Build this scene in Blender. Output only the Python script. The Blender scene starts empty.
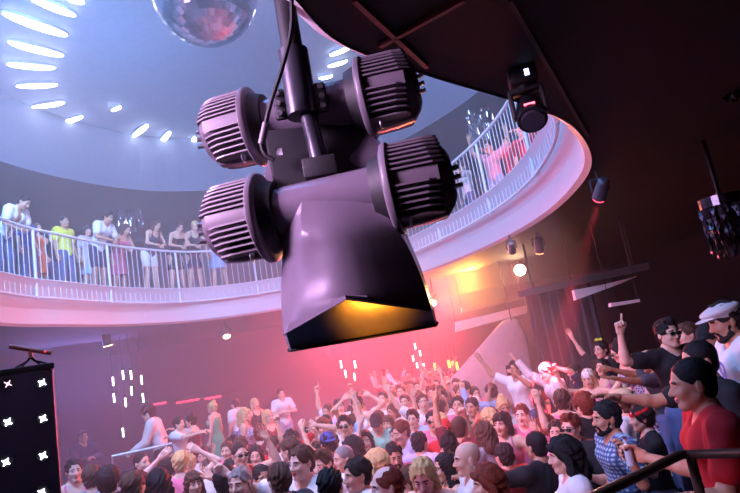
import bpy, bmesh, math, random
import numpy as np
from mathutils import Vector, Matrix
random.seed(7)
SC = bpy.context.scene
COL = SC.collection
R = math.radians
PI = math.pi

# ------------------------------------------------------------------ camera
F_PX, HZ, ROLL, CAM_H = 575.0, 350.0, 10.0, 2.6
_r = R(ROLL); _p = math.atan((HZ-246.5)*math.cos(_r)/F_PX)
FW = np.array([0, math.cos(_p), math.sin(_p)])
_rt0 = np.array([1., 0, 0]); _up0 = np.cross(_rt0, FW)
RT = math.cos(_r)*_rt0-math.sin(_r)*_up0
UP = math.sin(_r)*_rt0+math.cos(_r)*_up0
CAMP = np.array([0, 0, CAM_H])
def ray(x, y): return ((x-370)/F_PX)*RT-((y-246.5)/F_PX)*UP+FW
def at(x, y, d): return CAMP+ray(x, y)*d
def onz(x, y, z):
    v = ray(x, y); return CAMP+v*((z-CAM_H)/v[2])
def pix(P):
    q = np.asarray(P, float)-CAMP; d = q@FW
    return 370+F_PX*(q@RT)/d, 246.5-F_PX*(q@UP)/d, d
cam = bpy.data.cameras.new('camera'); cam.sensor_width = 36; cam.lens = 36*F_PX/740
cam.clip_start = .02; cam.clip_end = 200
co = bpy.data.objects.new('camera', cam); COL.objects.link(co)
M3 = Matrix((tuple(RT), tuple(UP), tuple(-FW))).transposed()
co.matrix_world = Matrix.Translation(Vector(CAMP)) @ M3.to_4x4()
SC.camera = co

# ------------------------------------------------------------------ materials
MATS = {}
def mat(name, col, rough=.6, metal=0., var=.12, scale=9., bump=0., bscale=60., emit=None, est=0., coat=0., spec=.5, trans=0.):
    if name in MATS: return MATS[name]
    m = bpy.data.materials.new(name); m.use_nodes = True
    nt = m.node_tree; b = nt.nodes['Principled BSDF']
    b.inputs['Roughness'].default_value = rough; b.inputs['Metallic'].default_value = metal
    b.inputs['Coat Weight'].default_value = coat; b.inputs['Specular IOR Level'].default_value = spec
    tc = nt.nodes.new('ShaderNodeTexCoord')
    n = nt.nodes.new('ShaderNodeTexNoise'); n.inputs['Scale'].default_value = scale; n.inputs['Detail'].default_value = 4
    nt.links.new(tc.outputs['Object'], n.inputs['Vector'])
    mx = nt.nodes.new('ShaderNodeMix'); mx.data_type = 'RGBA'
    c = np.array(col[:3])
    mx.inputs[6].default_value = (*np.clip(c*(1-var), 0, 1), 1); mx.inputs[7].default_value = (*np.clip(c*(1+var), 0, 1), 1)
    nt.links.new(n.outputs['Fac'], mx.inputs[0]); nt.links.new(mx.outputs[2], b.inputs['Base Color'])
    if bump:
        n2 = nt.nodes.new('ShaderNodeTexNoise'); n2.inputs['Scale'].default_value = bscale; n2.inputs['Detail'].default_value = 3
        nt.links.new(tc.outputs['Object'], n2.inputs['Vector'])
        bp = nt.nodes.new('ShaderNodeBump'); bp.inputs['Strength'].default_value = bump; bp.inputs['Distance'].default_value = .01
        nt.links.new(n2.outputs['Fac'], bp.inputs['Height']); nt.links.new(bp.outputs['Normal'], b.inputs['Normal'])
    if emit: b.inputs['Emission Color'].default_value = (*emit, 1); b.inputs['Emission Strength'].default_value = est
    if trans: b.inputs['Transmission Weight'].default_value = trans
    MATS[name] = m; return m
def rgb(r, g, b):   # sRGB 0-255 to linear
    f = lambda c: (c/255/12.92) if c/255 <= .04045 else ((c/255+.055)/1.055)**2.4
    return (f(r), f(g), f(b))
def pattern_mat(name, kind, c1, c2, scale, rough=.8):
    if name in MATS: return MATS[name]
    m = mat(name, c1, rough, var=.05); nt = m.node_tree; b = nt.nodes['Principled BSDF']
    tc = nt.nodes.new('ShaderNodeTexCoord')
    mx = nt.nodes.new('ShaderNodeMix'); mx.data_type = 'RGBA'
    mx.inputs[6].default_value = (*c1, 1); mx.inputs[7].default_value = (*c2, 1)
    if kind == 'plaid':
        ws = []
        for d in ('X', 'Z'):
            w = nt.nodes.new('ShaderNodeTexWave'); w.wave_type = 'BANDS'; w.bands_direction = d; w.inputs['Scale'].default_value = scale
            nt.links.new(tc.outputs['Object'], w.inputs['Vector']); ws.append(w)
        mth = nt.nodes.new('ShaderNodeMath'); mth.operation = 'MULTIPLY'
        nt.links.new(ws[0].outputs['Fac'], mth.inputs[0]); nt.links.new(ws[1].outputs['Fac'], mth.inputs[1])
        nt.links.new(mth.outputs[0], mx.inputs[0])
    else:
        v = nt.nodes.new('ShaderNodeTexVoronoi' if kind == 'spots' else 'ShaderNodeTexWave'); v.inputs['Scale'].default_value = scale
        nt.links.new(tc.outputs['Object'], v.inputs['Vector'])
        if kind == 'spots':
            rp = nt.nodes.new('ShaderNodeMath'); rp.operation = 'GREATER_THAN'; rp.inputs[1].default_value = .45
            nt.links.new(v.outputs['Distance'], rp.inputs[0]); nt.links.new(rp.outputs[0], mx.inputs[0])
        else:
            v.bands_direction = 'Z'; nt.links.new(v.outputs['Fac'], mx.inputs[0])
    nt.links.new(mx.outputs[2], b.inputs['Base Color']); return m

# ------------------------------------------------------------------ mesh helpers
def mesh_np(name, V, Q, mi=None, mats=(), smooth=True):
    me = bpy.data.meshes.new(name); Q = np.asarray(Q, np.int32); n = len(Q); k = Q.shape[1] if n else 4
    me.vertices.add(len(V)); me.vertices.foreach_set('co', np.asarray(V, np.float32).ravel())
    me.loops.add(n*k); me.loops.foreach_set('vertex_index', Q.ravel())
    me.polygons.add(n); me.polygons.foreach_set('loop_start', np.arange(0, n*k, k, dtype=np.int32))
    if mi is not None: me.polygons.foreach_set('material_index', np.asarray(mi, np.int32))
    me.polygons.foreach_set('use_smooth', np.full(n, smooth))
    for m in mats: me.materials.append(m)
    me.update(calc_edges=True); return me
def link(name, me, parent=None, loc=None):
    o = bpy.data.objects.new(name, me); COL.objects.link(o)
    if parent: o.parent = parent
    if loc is not None: o.location = loc
    return o
def tag(o, label=None, cat=None, group=None, kind=None):
    for k, v in (('label', label), ('category', cat), ('group', group), ('kind', kind)):
        if v: o[k] = v
    return o
def empty(name, loc, rz=0, label=None, cat=None, group=None):
    o = bpy.data.objects.new(name, None); COL.objects.link(o); o.empty_display_size = .1
    o.location = loc; o.rotation_euler = (0, 0, rz); return tag(o, label, cat, group)
class MB:   # mesh builder
    def __init__(s): s.bm = bmesh.new()
    def box(s, c, size, rot=None, bev=0.):
        r = bmesh.ops.create_cube(s.bm, size=1.)
        M = Matrix.Translation(Vector(c)) @ (rot.to_4x4() if rot else Matrix()) @ Matrix.Diagonal((*size, 1))
        bmesh.ops.transform(s.bm, matrix=M, verts=r['verts'])
        if bev:
            es = list({e for v in r['verts'] for e in v.link_edges})
            bmesh.ops.bevel(s.bm, geom=es, offset=bev, segments=2, affect='EDGES', profile=.5)
        return s
    def cyl(s, a, b, r1, r2=None, n=16, caps=True):
        a, b = Vector(a), Vector(b); d = b-a; r2 = r1 if r2 is None else r2
        M = Matrix.Translation((a+b)/2) @ d.to_track_quat('Z', 'Y').to_matrix().to_4x4()
        bmesh.ops.create_cone(s.bm, cap_ends=caps, segments=n, radius1=r1, radius2=r2, depth=d.length, matrix=M); return s
    def sph(s, c, r, n=16, sc=(1, 1, 1)):
        bmesh.ops.create_uvsphere(s.bm, u_segments=n, v_segments=max(6, n//2), radius=r, matrix=Matrix.Translation(Vector(c)) @ Matrix.Diagonal((*sc, 1))); return s
    def tube(s, pts, r, n=10, closed=False):
        pts = [Vector(p) for p in pts]; N = len(pts); rings = []
        up = None
        for i, p in enumerate(pts):
            t = (pts[(i+1) % N]-pts[i-1]) if closed else (pts[min(i+1, N-1)]-pts[max(i-1, 0)])
            t.normalize()
            if up is None: up = t.orthogonal().normalized()
            up = (up-t*up.dot(t)).normalized(); q = t.cross(up)
            rr = r[i] if hasattr(r, '__len__') else r
            rings.append([s.bm.verts.new(p+(up*math.cos(2*PI*k/n)+q*math.sin(2*PI*k/n))*rr) for k in range(n)])
        for i in range(N if closed else N-1):
            A, B = rings[i], rings[(i+1) % N]
            for k in range(n): s.bm.faces.new((A[k], A[(k+1) % n], B[(k+1) % n], B[k]))
        if not closed:
            s.bm.faces.new(rings[0][::-1]); s.bm.faces.new(rings[-1])
        return s
    def grid(s, G):   # G rows of points
        vs = [[s.bm.verts.new(Vector(p)) for p in row] for row in G]
        for i in range(len(vs)-1):
            for j in range(len(vs[0])-1): s.bm.faces.new((vs[i][j], vs[i][j+1], vs[i+1][j+1], vs[i+1][j]))
        return s
    def prism(s, pts, z0, z1):   # horizontal outline extruded
        b = [s.bm.verts.new((p[0], p[1], z0)) for p in pts]; t = [s.bm.verts.new((p[0], p[1], z1)) for p in pts]; n = len(pts)
        s.bm.faces.new(b[::-1]); s.bm.faces.new(t)
        for i in range(n): s.bm.faces.new((b[i], b[(i+1) % n], t[(i+1) % n], t[i]))
        return s
    def build(s, name, m, parent=None, smooth=True, thick=0., loc=None, ang=40):
        bmesh.ops.recalc_face_normals(s.bm, faces=s.bm.faces)
        me = bpy.data.meshes.new(name); s.bm.to_mesh(me); s.bm.free()
        me.materials.append(m)
        for p in me.polygons: p.use_smooth = smooth
        if smooth: me.set_sharp_from_angle(angle=R(ang))
        o = link(name, me, parent, loc)
        if thick:
            md = o.modifiers.new('thickness', 'SOLIDIFY'); md.thickness = thick; md.offset = 0
        return o
ORD = ['first', 'second', 'third', 'fourth', 'fifth', 'sixth', 'seventh', 'eighth', 'ninth', 'tenth', 'eleventh', 'twelfth', 'thirteenth', 'fourteenth', 'fifteenth', 'sixteenth', 'seventeenth', 'eighteenth', 'nineteenth', 'twentieth']
def lamp(kind, name, loc, to, col, e, **k):
    l = bpy.data.lights.new(name, kind); l.color = col; l.energy = e
    for a, v in k.items(): setattr(l, a, v)
    o = bpy.data.objects.new(name, l); COL.objects.link(o); o.location = loc
    if to is not None:
        o.rotation_euler = (Vector(to)-Vector(loc)).to_track_quat('-Z', 'Y').to_euler()
    return o
# ------------------------------------------------------------------ people: distance-field bodies meshed as one surface
def surfnet(D, o, h):
    S = D < 0
    cnt = np.zeros(tuple(np.array(D.shape)-1), np.int8)
    offs = [(i, j, k) for i in (0, 1) for j in (0, 1) for k in (0, 1)]
    nx, ny, nz = cnt.shape
    for i, j, k in offs: cnt += S[i:i+nx, j:j+ny, k:k+nz]
    act = (cnt > 0) & (cnt < 8)
    cells = np.argwhere(act); idx = np.full(cnt.shape, -1, np.int64); idx[act] = np.arange(len(cells))
    acc = np.zeros((len(cells), 3)); n = np.zeros(len(cells))
    for a in offs:
        for ax in range(3):
            if a[ax]: continue
            b = list(a); b[ax] = 1
            da = D[cells[:, 0]+a[0], cells[:, 1]+a[1], cells[:, 2]+a[2]]; db = D[cells[:, 0]+b[0], cells[:, 1]+b[1], cells[:, 2]+b[2]]
            cr = (da < 0) != (db < 0)
            t = np.where(cr, da/np.where(cr, da-db, 1), 0)
            P = np.tile(np.array(a, float), (len(cells), 1)); P[:, ax] += t
            acc += P*cr[:, None]; n += cr
    V = np.array(o)+(cells+acc/np.maximum(n, 1)[:, None])*h
    Q = []
    for ax in range(3):
        sl0 = [slice(None)]*3; sl1 = [slice(None)]*3; sl0[ax] = slice(0, -1); sl1[ax] = slice(1, None)
        A = S[tuple(sl0)]; B = S[tuple(sl1)]
        e = np.argwhere(A != B); u, v = (ax+1) % 3, (ax+2) % 3
        ok = (e[:, u] > 0) & (e[:, v] > 0) & (e[:, u] < D.shape[u]-1) & (e[:, v] < D.shape[v]-1); e = e[ok]
        if not len(e): continue
        c = []
        for du, dv in ((-1, -1), (0, -1), (0, 0), (-1, 0)):
            f = e.copy(); f[:, u] += du; f[:, v] += dv; c.append(idx[f[:, 0], f[:, 1], f[:, 2]])
        q = np.stack(c, 1); flip = ~A[e[:, 0], e[:, 1], e[:, 2]]
        q[flip] = q[flip][:, ::-1]; Q.append(q)
    Q = np.concatenate(Q); return V, Q[(Q >= 0).all(1)]

class Field:
    def __init__(s, lo, hi, h):
        s.h = h; s.o = np.array(lo, float)-2*h; n = np.ceil((np.array(hi)-s.o+2*h)/h).astype(int)+1
        s.n = n; s.D = np.full(tuple(n), 1., np.float32)
        s.ax = [s.o[i]+np.arange(n[i])*h for i in range(3)]
    def sub(s, lo, hi, pad):
        a = np.clip(np.floor((np.array(lo)-pad-s.o)/s.h).astype(int), 0, s.n-1); b = np.clip(np.ceil((np.array(hi)+pad-s.o)/s.h).astype(int)+1, 1, s.n)
        sl = tuple(slice(i, j) for i, j in zip(a, b))
        X, Y, Z = np.meshgrid(*[s.ax[i][sl[i]] for i in range(3)], indexing='ij'); return sl, X, Y, Z
    def put(s, sl, d, k, cut):
        A = s.D[sl]
        if cut: d = -d
        if cut:
            hh = np.clip(.5-.5*(A-d)/k, 0, 1); s.D[sl] = A*(1-hh)+d*hh+k*hh*(1-hh)      # smooth max
        else:
            hh = np.clip(.5+.5*(A-d)/k, 0, 1); s.D[sl] = A*(1-hh)+d*hh-k*hh*(1-hh)
    def cone(s, a, b, r1, r2, k=.02, g=0., cut=False):
        a = np.array(a, float); b = np.array(b, float); r1 += g; r2 += g; m = max(r1, r2)
        sl, X, Y, Z = s.sub(np.minimum(a, b)-m, np.maximum(a, b)+m, k+2*s.h)
        d = b-a; L = d@d+1e-12
        t = np.clip(((X-a[0])*d[0]+(Y-a[1])*d[1]+(Z-a[2])*d[2])/L, 0, 1)
        D = np.sqrt((X-a[0]-t*d[0])**2+(Y-a[1]-t*d[1])**2+(Z-a[2]-t*d[2])**2)-(r1+(r2-r1)*t)
        s.put(sl, D, k, cut)
    def ell(s, c, r, Rm=None, k=.02, g=0., cut=False):
        c = np.array(c, float); r = np.array(r, float)+g; m = r.max()
        sl, X, Y, Z = s.sub(c-m, c+m, k+2*s.h)
        X, Y, Z = X-c[0], Y-c[1], Z-c[2]
        if Rm is not None:
            X, Y, Z = (Rm[0, 0]*X+Rm[1, 0]*Y+Rm[2, 0]*Z, Rm[0, 1]*X+Rm[1, 1]*Y+Rm[2, 1]*Z, Rm[0, 2]*X+Rm[1, 2]*Y+Rm[2, 2]*Z)
        k0 = np.sqrt((X/r[0])**2+(Y/r[1])**2+(Z/r[2])**2); k1 = np.sqrt((X/r[0]**2)**2+(Y/r[1]**2)**2+(Z/r[2]**2)**2)+1e-9
        s.put(sl, k0*(k0-1)/k1, k, cut)
    def half(s, p, nrm, k=.004):    # keep the side the normal points away from
        nrm = np.array(nrm, float); nrm /= np.linalg.norm(nrm)
        X, Y, Z = np.meshgrid(*s.ax, indexing='ij')
        d = (X-p[0])*nrm[0]+(Y-p[1])*nrm[1]+(Z-p[2])*nrm[2]; s.D = np.maximum(s.D, d.astype(np.float32))
    def ripple(s, f):
        X, Y, Z = np.meshgrid(*s.ax, indexing='ij'); s.D = s.D+f(X, Y, Z).astype(np.float32)
    def mesh(s): return surfnet(s.D, s.o, s.h)

LODH = {0: .0052, 1: .008, 2: .0125}
LIB = {}
EYE = np.array([.031, -.079, .004])
def head_mesh(sex, lod):
    key = ('head', sex, lod)
    if key in LIB: return LIB[key]
    f = Field((-.1, -.135, -.2), (.1, .12, .135), LODH[lod]); w = 1. if sex == 'm' else .93
    f.ell((0, .014, .035), (.077, .097, .087), k=.01)
    f.ell((0, -.03, -.028), (.064*w, .06, .086), k=.03)
    for s in (-1, 1):
        f.cone((s*.05*w, -.005, -.055), (s*.018, -.062, -.096), .023, .02 if sex == 'm' else .016, k=.02)
        f.ell((s*.04, -.062, -.026), (.024, .024, .024), k=.02)
        f.cone((s*.014, -.086, .022), (s*.046, -.074, .024), .009, .008, k=.012)
        f.ell((s*.078, .014, -.008), (.009, .019, .031), k=.008)
    f.ell((0, -.062, -.094), (.026, .024, .022), k=.02)
    for s in (-1, 1): f.ell((s*.031, -.099, .003), (.017, .013, .011), k=.012, cut=True)
    for s in (-1, 1): f.ell((s*EYE[0], EYE[1], EYE[2]), (.0125, .0125, .0105), k=.003)
    f.cone((0, -.088, .006), (0, -.107, -.03), .008, .0125, k=.012)
    for s in (-1, 1): f.ell((s*.012, -.097, -.034), (.009, .01, .008), k=.006)
    f.ell((0, -.09, -.057), (.022, .009, .0058), k=.006); f.ell((0, -.087, -.068), (.019, .0095, .0068), k=.006)
    nr = .056 if sex == 'm' else .046
    f.cone((0, .018, -.05), (0, .03, -.17), nr, nr*1.05, k=.02)
    V, Q = f.mesh(); C = V[Q].mean(1); mi = np.zeros(len(Q), int)
    ax = np.abs(C[:, 0]); e = np.sqrt((ax-EYE[0])**2+(C[:, 1]-EYE[1])**2+(C[:, 2]-EYE[2])**2)
    mi[(e < .0135) & (C[:, 1] < -.086) & (np.abs(C[:, 2]-.003) < .0065)] = 1
    ir = np.sqrt((ax-EYE[0])**2+(C[:, 2]-EYE[2])**2)
    mi[(ir < .0068) & (C[:, 1] < -.08) & (e < .02)] = 2
    mi[(np.abs(C[:, 2]-.0245+.1*(ax-.03)) < .0055) & (ax > .012) & (ax < .05) & (C[:, 1] < -.06)] = 2
    mi[((C[:, 0]/.024)**2+((C[:, 2]+.0625)/.0125)**2 < 1) & (C[:, 1] < -.084)] = 3
    LIB[key] = (V, Q, mi); return LIB[key]

def hand_mesh(pose, lod):
    key = ('hand', pose, lod)
    if key in LIB: return LIB[key]
    f = Field((-.1, -.12, -.03), (.1, .04, .21), {0: .0042, 1: .006, 2: .0085}[lod])
    xs = [.03, .0105, -.0095, -.029]; ln = [.074, .083, .077, .06]
    bends = {'relaxed': [(25, 30, 20)]*4, 'open': [(4, 6, 4)]*4, 'flat': [(8, 8, 6)]*4, 'fist': [(80, 95, 60)]*4,
             'grip': [(38, 50, 35)]*4, 'point': [(2, 4, 2)]+[(78, 92, 60)]*3, 'claw': [(20, 38, 30)]*4}[pose]
    spl = {'open': 11, 'claw': 7, 'flat': 1.5}.get(pose, 3)
    f.cone((0, .002, -.03), (0, 0, .02), .025, .026, k=.01)
    for i in range(4):
        a = np.array((xs[i]*.75, 0, .012)); b = np.array((xs[i], .002, .09-.004*abs(i-1))); f.cone(a, b, .0145, .0125, k=.014)
        p = b; ang = 0.; sa = R((1.5-i)*spl); rr = .0098 if i < 3 else .0085
        for j, fr in enumerate((.46, .31, .23)):
            ang += R(bends[i][j]); dz = math.cos(ang); dy = -math.sin(ang)
            q = p+ln[i]*fr*np.array((math.sin(sa)*dz, dy, math.cos(sa)*dz))
            f.cone(p, q, rr-.0006*j, rr-.0006*(j+1), k=.004); p = q
    f.ell((.02, -.008, .035), (.017, .014, .03), k=.012)
    t = {'fist': [(.04, -.022, .06), (.03, -.042, .085), (.008, -.05, .09)], 'grip': [(.045, -.02, .06), (.045, -.05, .085), (.035, -.072, .098)],
         'point': [(.042, -.02, .06), (.032, -.04, .083), (.012, -.048, .09)]}.get(pose, [(.047, -.01, .062), (.063, -.017, .088), (.07, -.024, .112)])
    p = np.array((.022, -.004, .022))
    for j, q in enumerate(t): f.cone(p, q, .013-.0015*j, .0115-.0012*j, k=.007); p = q
    LIB[key] = f.mesh(); return LIB[key]

def hair_mesh(kind, sex, lod):
    key = ('hair', kind, lod)
    if key in LIB: return LIB[key]
    h = {0: .006, 1: .009, 2: .013}[lod]
    long_ = kind in ('long', 'curly_long', 'ponytail', 'bob')
    f = Field((-.18, -.16, -.42 if long_ else -.16), (.18, .24, .22), h)
    g = {'buzz': .0045, 'short': .011, 'quiff': .011, 'curly': .03, 'balding': .008}.get(kind, .015)
    f.ell((0, .017, .037), (.077, .097, .088), k=.01, g=g)
    f.ell((0, .045, -.02), (.068, .06, .07), k=.02, g=g*.6)
    if kind == 'quiff': f.ell((0, -.055, .115), (.055, .04, .03), k=.03)
    if kind == 'balding': f.ell((0, -.055, .12), (.062, .105, .075), k=.01, cut=True)
    f.ell((0, -.118, -.02), (.082 if sex == 'm' else .078, .1, .108), k=.006, cut=True)            # face opening
    f.ell((0, -.06, -.11), (.12, .085, .1), k=.006, cut=True)
    if kind in ('buzz', 'short', 'quiff', 'balding', 'curly'):
        for s in (-1, 1): f.ell((s*.1, .0, -.045), (.05, .045, .06), k=.008, cut=True)
    if kind in ('long', 'curly_long', 'bob'):
        zl = -.13 if kind == 'bob' else -.33; big = 1.35 if kind == 'curly_long' else 1.
        for s in (-1, 1): f.cone((s*.068, .01, .03), (s*.088*big, .02, zl+.03), .03*big, .036*big, k=.03)
        f.cone((0, .075, .02), (0, .095, zl), .066*big, .07*big, k=.04)
        f.cone((0, -.125, -.01), (0, -.15, -.3), .058, .06, k=.01, cut=True)
    if kind == 'bob': f.cone((-.04, -.075, .062), (.04, -.075, .062), .022, .022, k=.015)
    if kind == 'bun': f.ell((0, .06, .135), (.045, .045, .042), k=.015)
    if kind == 'ponytail': f.cone((0, .11, .05), (0, .17, -.02), .025, .035, k=.02); f.cone((0, .17, -.02), (0, .15, -.22), .035, .018, k=.02)
    if 'curly' in kind: f.ripple(lambda X, Y, Z: .008*np.sin(95*X+2*np.sin(60*Z))*np.sin(90*Y+1)*np.sin(85*Z+2))
    elif kind != 'buzz': f.ripple(lambda X, Y, Z: .0045*np.sin(120*X+9*np.sin(14*Z)+40*Y)+.0035*np.sin(190*X-60*Y+50*Z)+.003*np.sin(70*Y+60*Z))
    LIB[key] = f.mesh(); return LIB[key]

def acc_mesh(kind, lod):
    key = ('acc', kind, lod)
    if key in LIB: return LIB[key]
    h = {0: .0045, 1: .007, 2: .01}[lod]; f = Field((-.2, -.24, -.16), (.2, .24, .22), h)
    if kind in ('cap', 'backward_cap', 'flat_cap'):
        s = -1 if kind != 'backward_cap' else 1
        f.ell((0, .014, .05), (.088, .108, .09 if kind != 'flat_cap' else .075), k=.005)
        if kind == 'flat_cap': f.ell((0, .0, .075), (.105, .13, .04), k=.02)
        f.ell((0, .012, -.02), (.1, .12, .068), k=.004, cut=True)
        f.ell((0, s*.1+.01, .048), (.075, .085, .009), k=.008)
        f.ell((0, .012, -.005), (.078, .098, .07), k=.004, cut=True)
    if kind == 'straw_hat':
        f.ell((0, .014, .07), (.092, .112, .085), k=.005); f.ell((0, .014, .165), (.03, .07, .02), k=.02, cut=True)
        f.ell((0, .014, .062), (.165, .185, .012), k=.015); f.ell((0, .012, .0), (.082, .102, .075), k=.004, cut=True)
    if kind == 'headband':
        f.ell((0, .014, .04), (.094, .113, .104), k=.005); f.ell((0, .014, .04), (.084, .103, .094), k=.003, cut=True)
        f.half((0, 0, .085), (0, -.35, 1)); f.half((0, 0, .05), (0, .35, -1))
    if kind == 'sunglasses':
        for s in (-1, 1):
            f.ell((s*.033, -.104, .002), (.028, .008, .021), k=.003); f.cone((s*.06, -.098, .008), (s*.083, .0, .008), .005, .005, k=.003)
        f.cone((-.012, -.108, .008), (.012, -.108, .008), .005, .005, k=.003)
    if kind == 'beard':
        for s in (-1, 1):
            f.cone((s*.062, -.012, -.03), (s*.05, -.022, -.075), .012, .02, k=.015); f.cone((s*.05, -.022, -.075), (s*.015, -.07, -.105), .02, .024, k=.015)
            f.cone((s*.004, -.1, -.047), (s*.026, -.088, -.058), .006, .007, k=.004); f.cone((s*.026, -.088, -.058), (s*.028, -.075, -.085), .007, .013, k=.008)
        f.ripple(lambda X, Y, Z: .002*np.sin(210*X)*np.sin(190*Z))
    if kind == 'bow':
        for s in (-1, 1): f.ell((s*.035, .0, .15), (.034, .012, .022), k=.006)
        f.ell((0, 0, .145), (.012, .014, .014), k=.004)
    LIB[key] = f.mesh(); return LIB[key]

SKIN = [rgb(236, 196, 176), rgb(222, 176, 150), rgb(198, 146, 116), rgb(160, 108, 80), rgb(92, 58, 42)]
HAIRC = {'black': rgb(22, 18, 20), 'dark': rgb(42, 30, 27), 'brown': rgb(84, 55, 40), 'red': rgb(120, 50, 32), 'blond': rgb(214, 176, 120), 'grey': rgb(140, 134, 132)}
CLOTH = {'white': (232, 230, 230), 'offwhite': (220, 208, 205), 'black': (22, 20, 24), 'navy': (32, 36, 72), 'red': (206, 24, 32), 'darkred': (110, 22, 34), 'pink': (226, 120, 150),
         'mint': (140, 205, 180), 'green': (64, 170, 130), 'yellow': (226, 220, 70), 'lightblue': (160, 186, 224), 'blue': (52, 70, 150), 'grey': (140, 138, 145), 'dkgrey': (64, 62, 70),
         'denim': (82, 98, 140), 'ltdenim': (150, 170, 205), 'orange': (240, 120, 50), 'straw': (205, 180, 140), 'brown': (90, 62, 48), 'lilac': (196, 180, 220), 'tan': (180, 150, 120), 'lime': (200, 220, 60)}
def cloth(c):
    if c == 'plaid': return pattern_mat('plaid_cloth', 'plaid', rgb(60, 84, 130), rgb(210, 225, 235), 9)
    if c == 'pattern': return pattern_mat('speckled_cloth', 'spots', rgb(60, 52, 80), rgb(190, 180, 205), 40)
    if c == 'check': return pattern_mat('checked_cloth', 'plaid', rgb(200, 120, 140), rgb(235, 225, 235), 12)
    if c == 'stripe': return pattern_mat('striped_cloth', 'stripe', rgb(235, 230, 235), rgb(70, 70, 110), 8)
    return mat('cloth_'+c, rgb(*CLOTH[c]), .85, bump=.25, bscale=25, var=.06)
def skinm(i): return mat('skin_%s' % 'abcde'[i], SKIN[i], .48, var=.06, scale=14, spec=.4)
EYEW = lambda: mat('eye_white', (.5, .47, .45), .25, var=.02)
EYED = lambda: mat('eye_dark', (.02, .015, .012), .3, var=.02)
LIPS = lambda: mat('lips', rgb(196, 124, 114), .4, var=.05)
def hairm(c): return mat('hair_'+c, HAIRC[c], .6, var=.4, scale=45, bump=.9, bscale=110, spec=.3)

# arm presets: (upper arm dir, forearm dir) for the person's LEFT side (+x); x mirrored for the right
ARMS = {'down': ((.22, .05, -1), (.12, -.25, -1)), 'up': ((.38, -.15, 1), (-.02, -.12, 1)), 'wide': ((.75, -.1, .75), (.35, -.15, 1)), 'bent': ((.85, -.25, .2), (.0, -.2, 1)),
        'fwd': ((.2, -1, .12), (-.1, -1, .25)), 'drink': ((.3, -.35, -1), (-.3, -1, .5)), 'phone': ((.25, -.9, .35), (-.1, -.45, 1)), 'cross': ((.35, -.4, -1), (-1, -.55, .12)),
        'rail': ((.4, -.75, -.9), (-.75, -.6, .02)), 'head': ((.95, -.1, .65), (-.95, .12, .75)), 'hip': ((.65, .15, -.9), (-.55, -.25, -.55)), 'chin': ((.3, -.45, -.8), (-.3, -.55, 1)),
        'hug': ((.3, -1, -.15), (-.55, -1, .1)), 'clap': ((.35, -.75, .25), (-.75, -.3, .8)), 'side': ((1, -.15, -.1), (1, -.2, .25)), 'fist': ((.5, -.6, .45), (-.1, -.3, 1))}
PEOPLE = []
def nrm(v): v = np.array(v, float); return v/np.linalg.norm(v)
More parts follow.
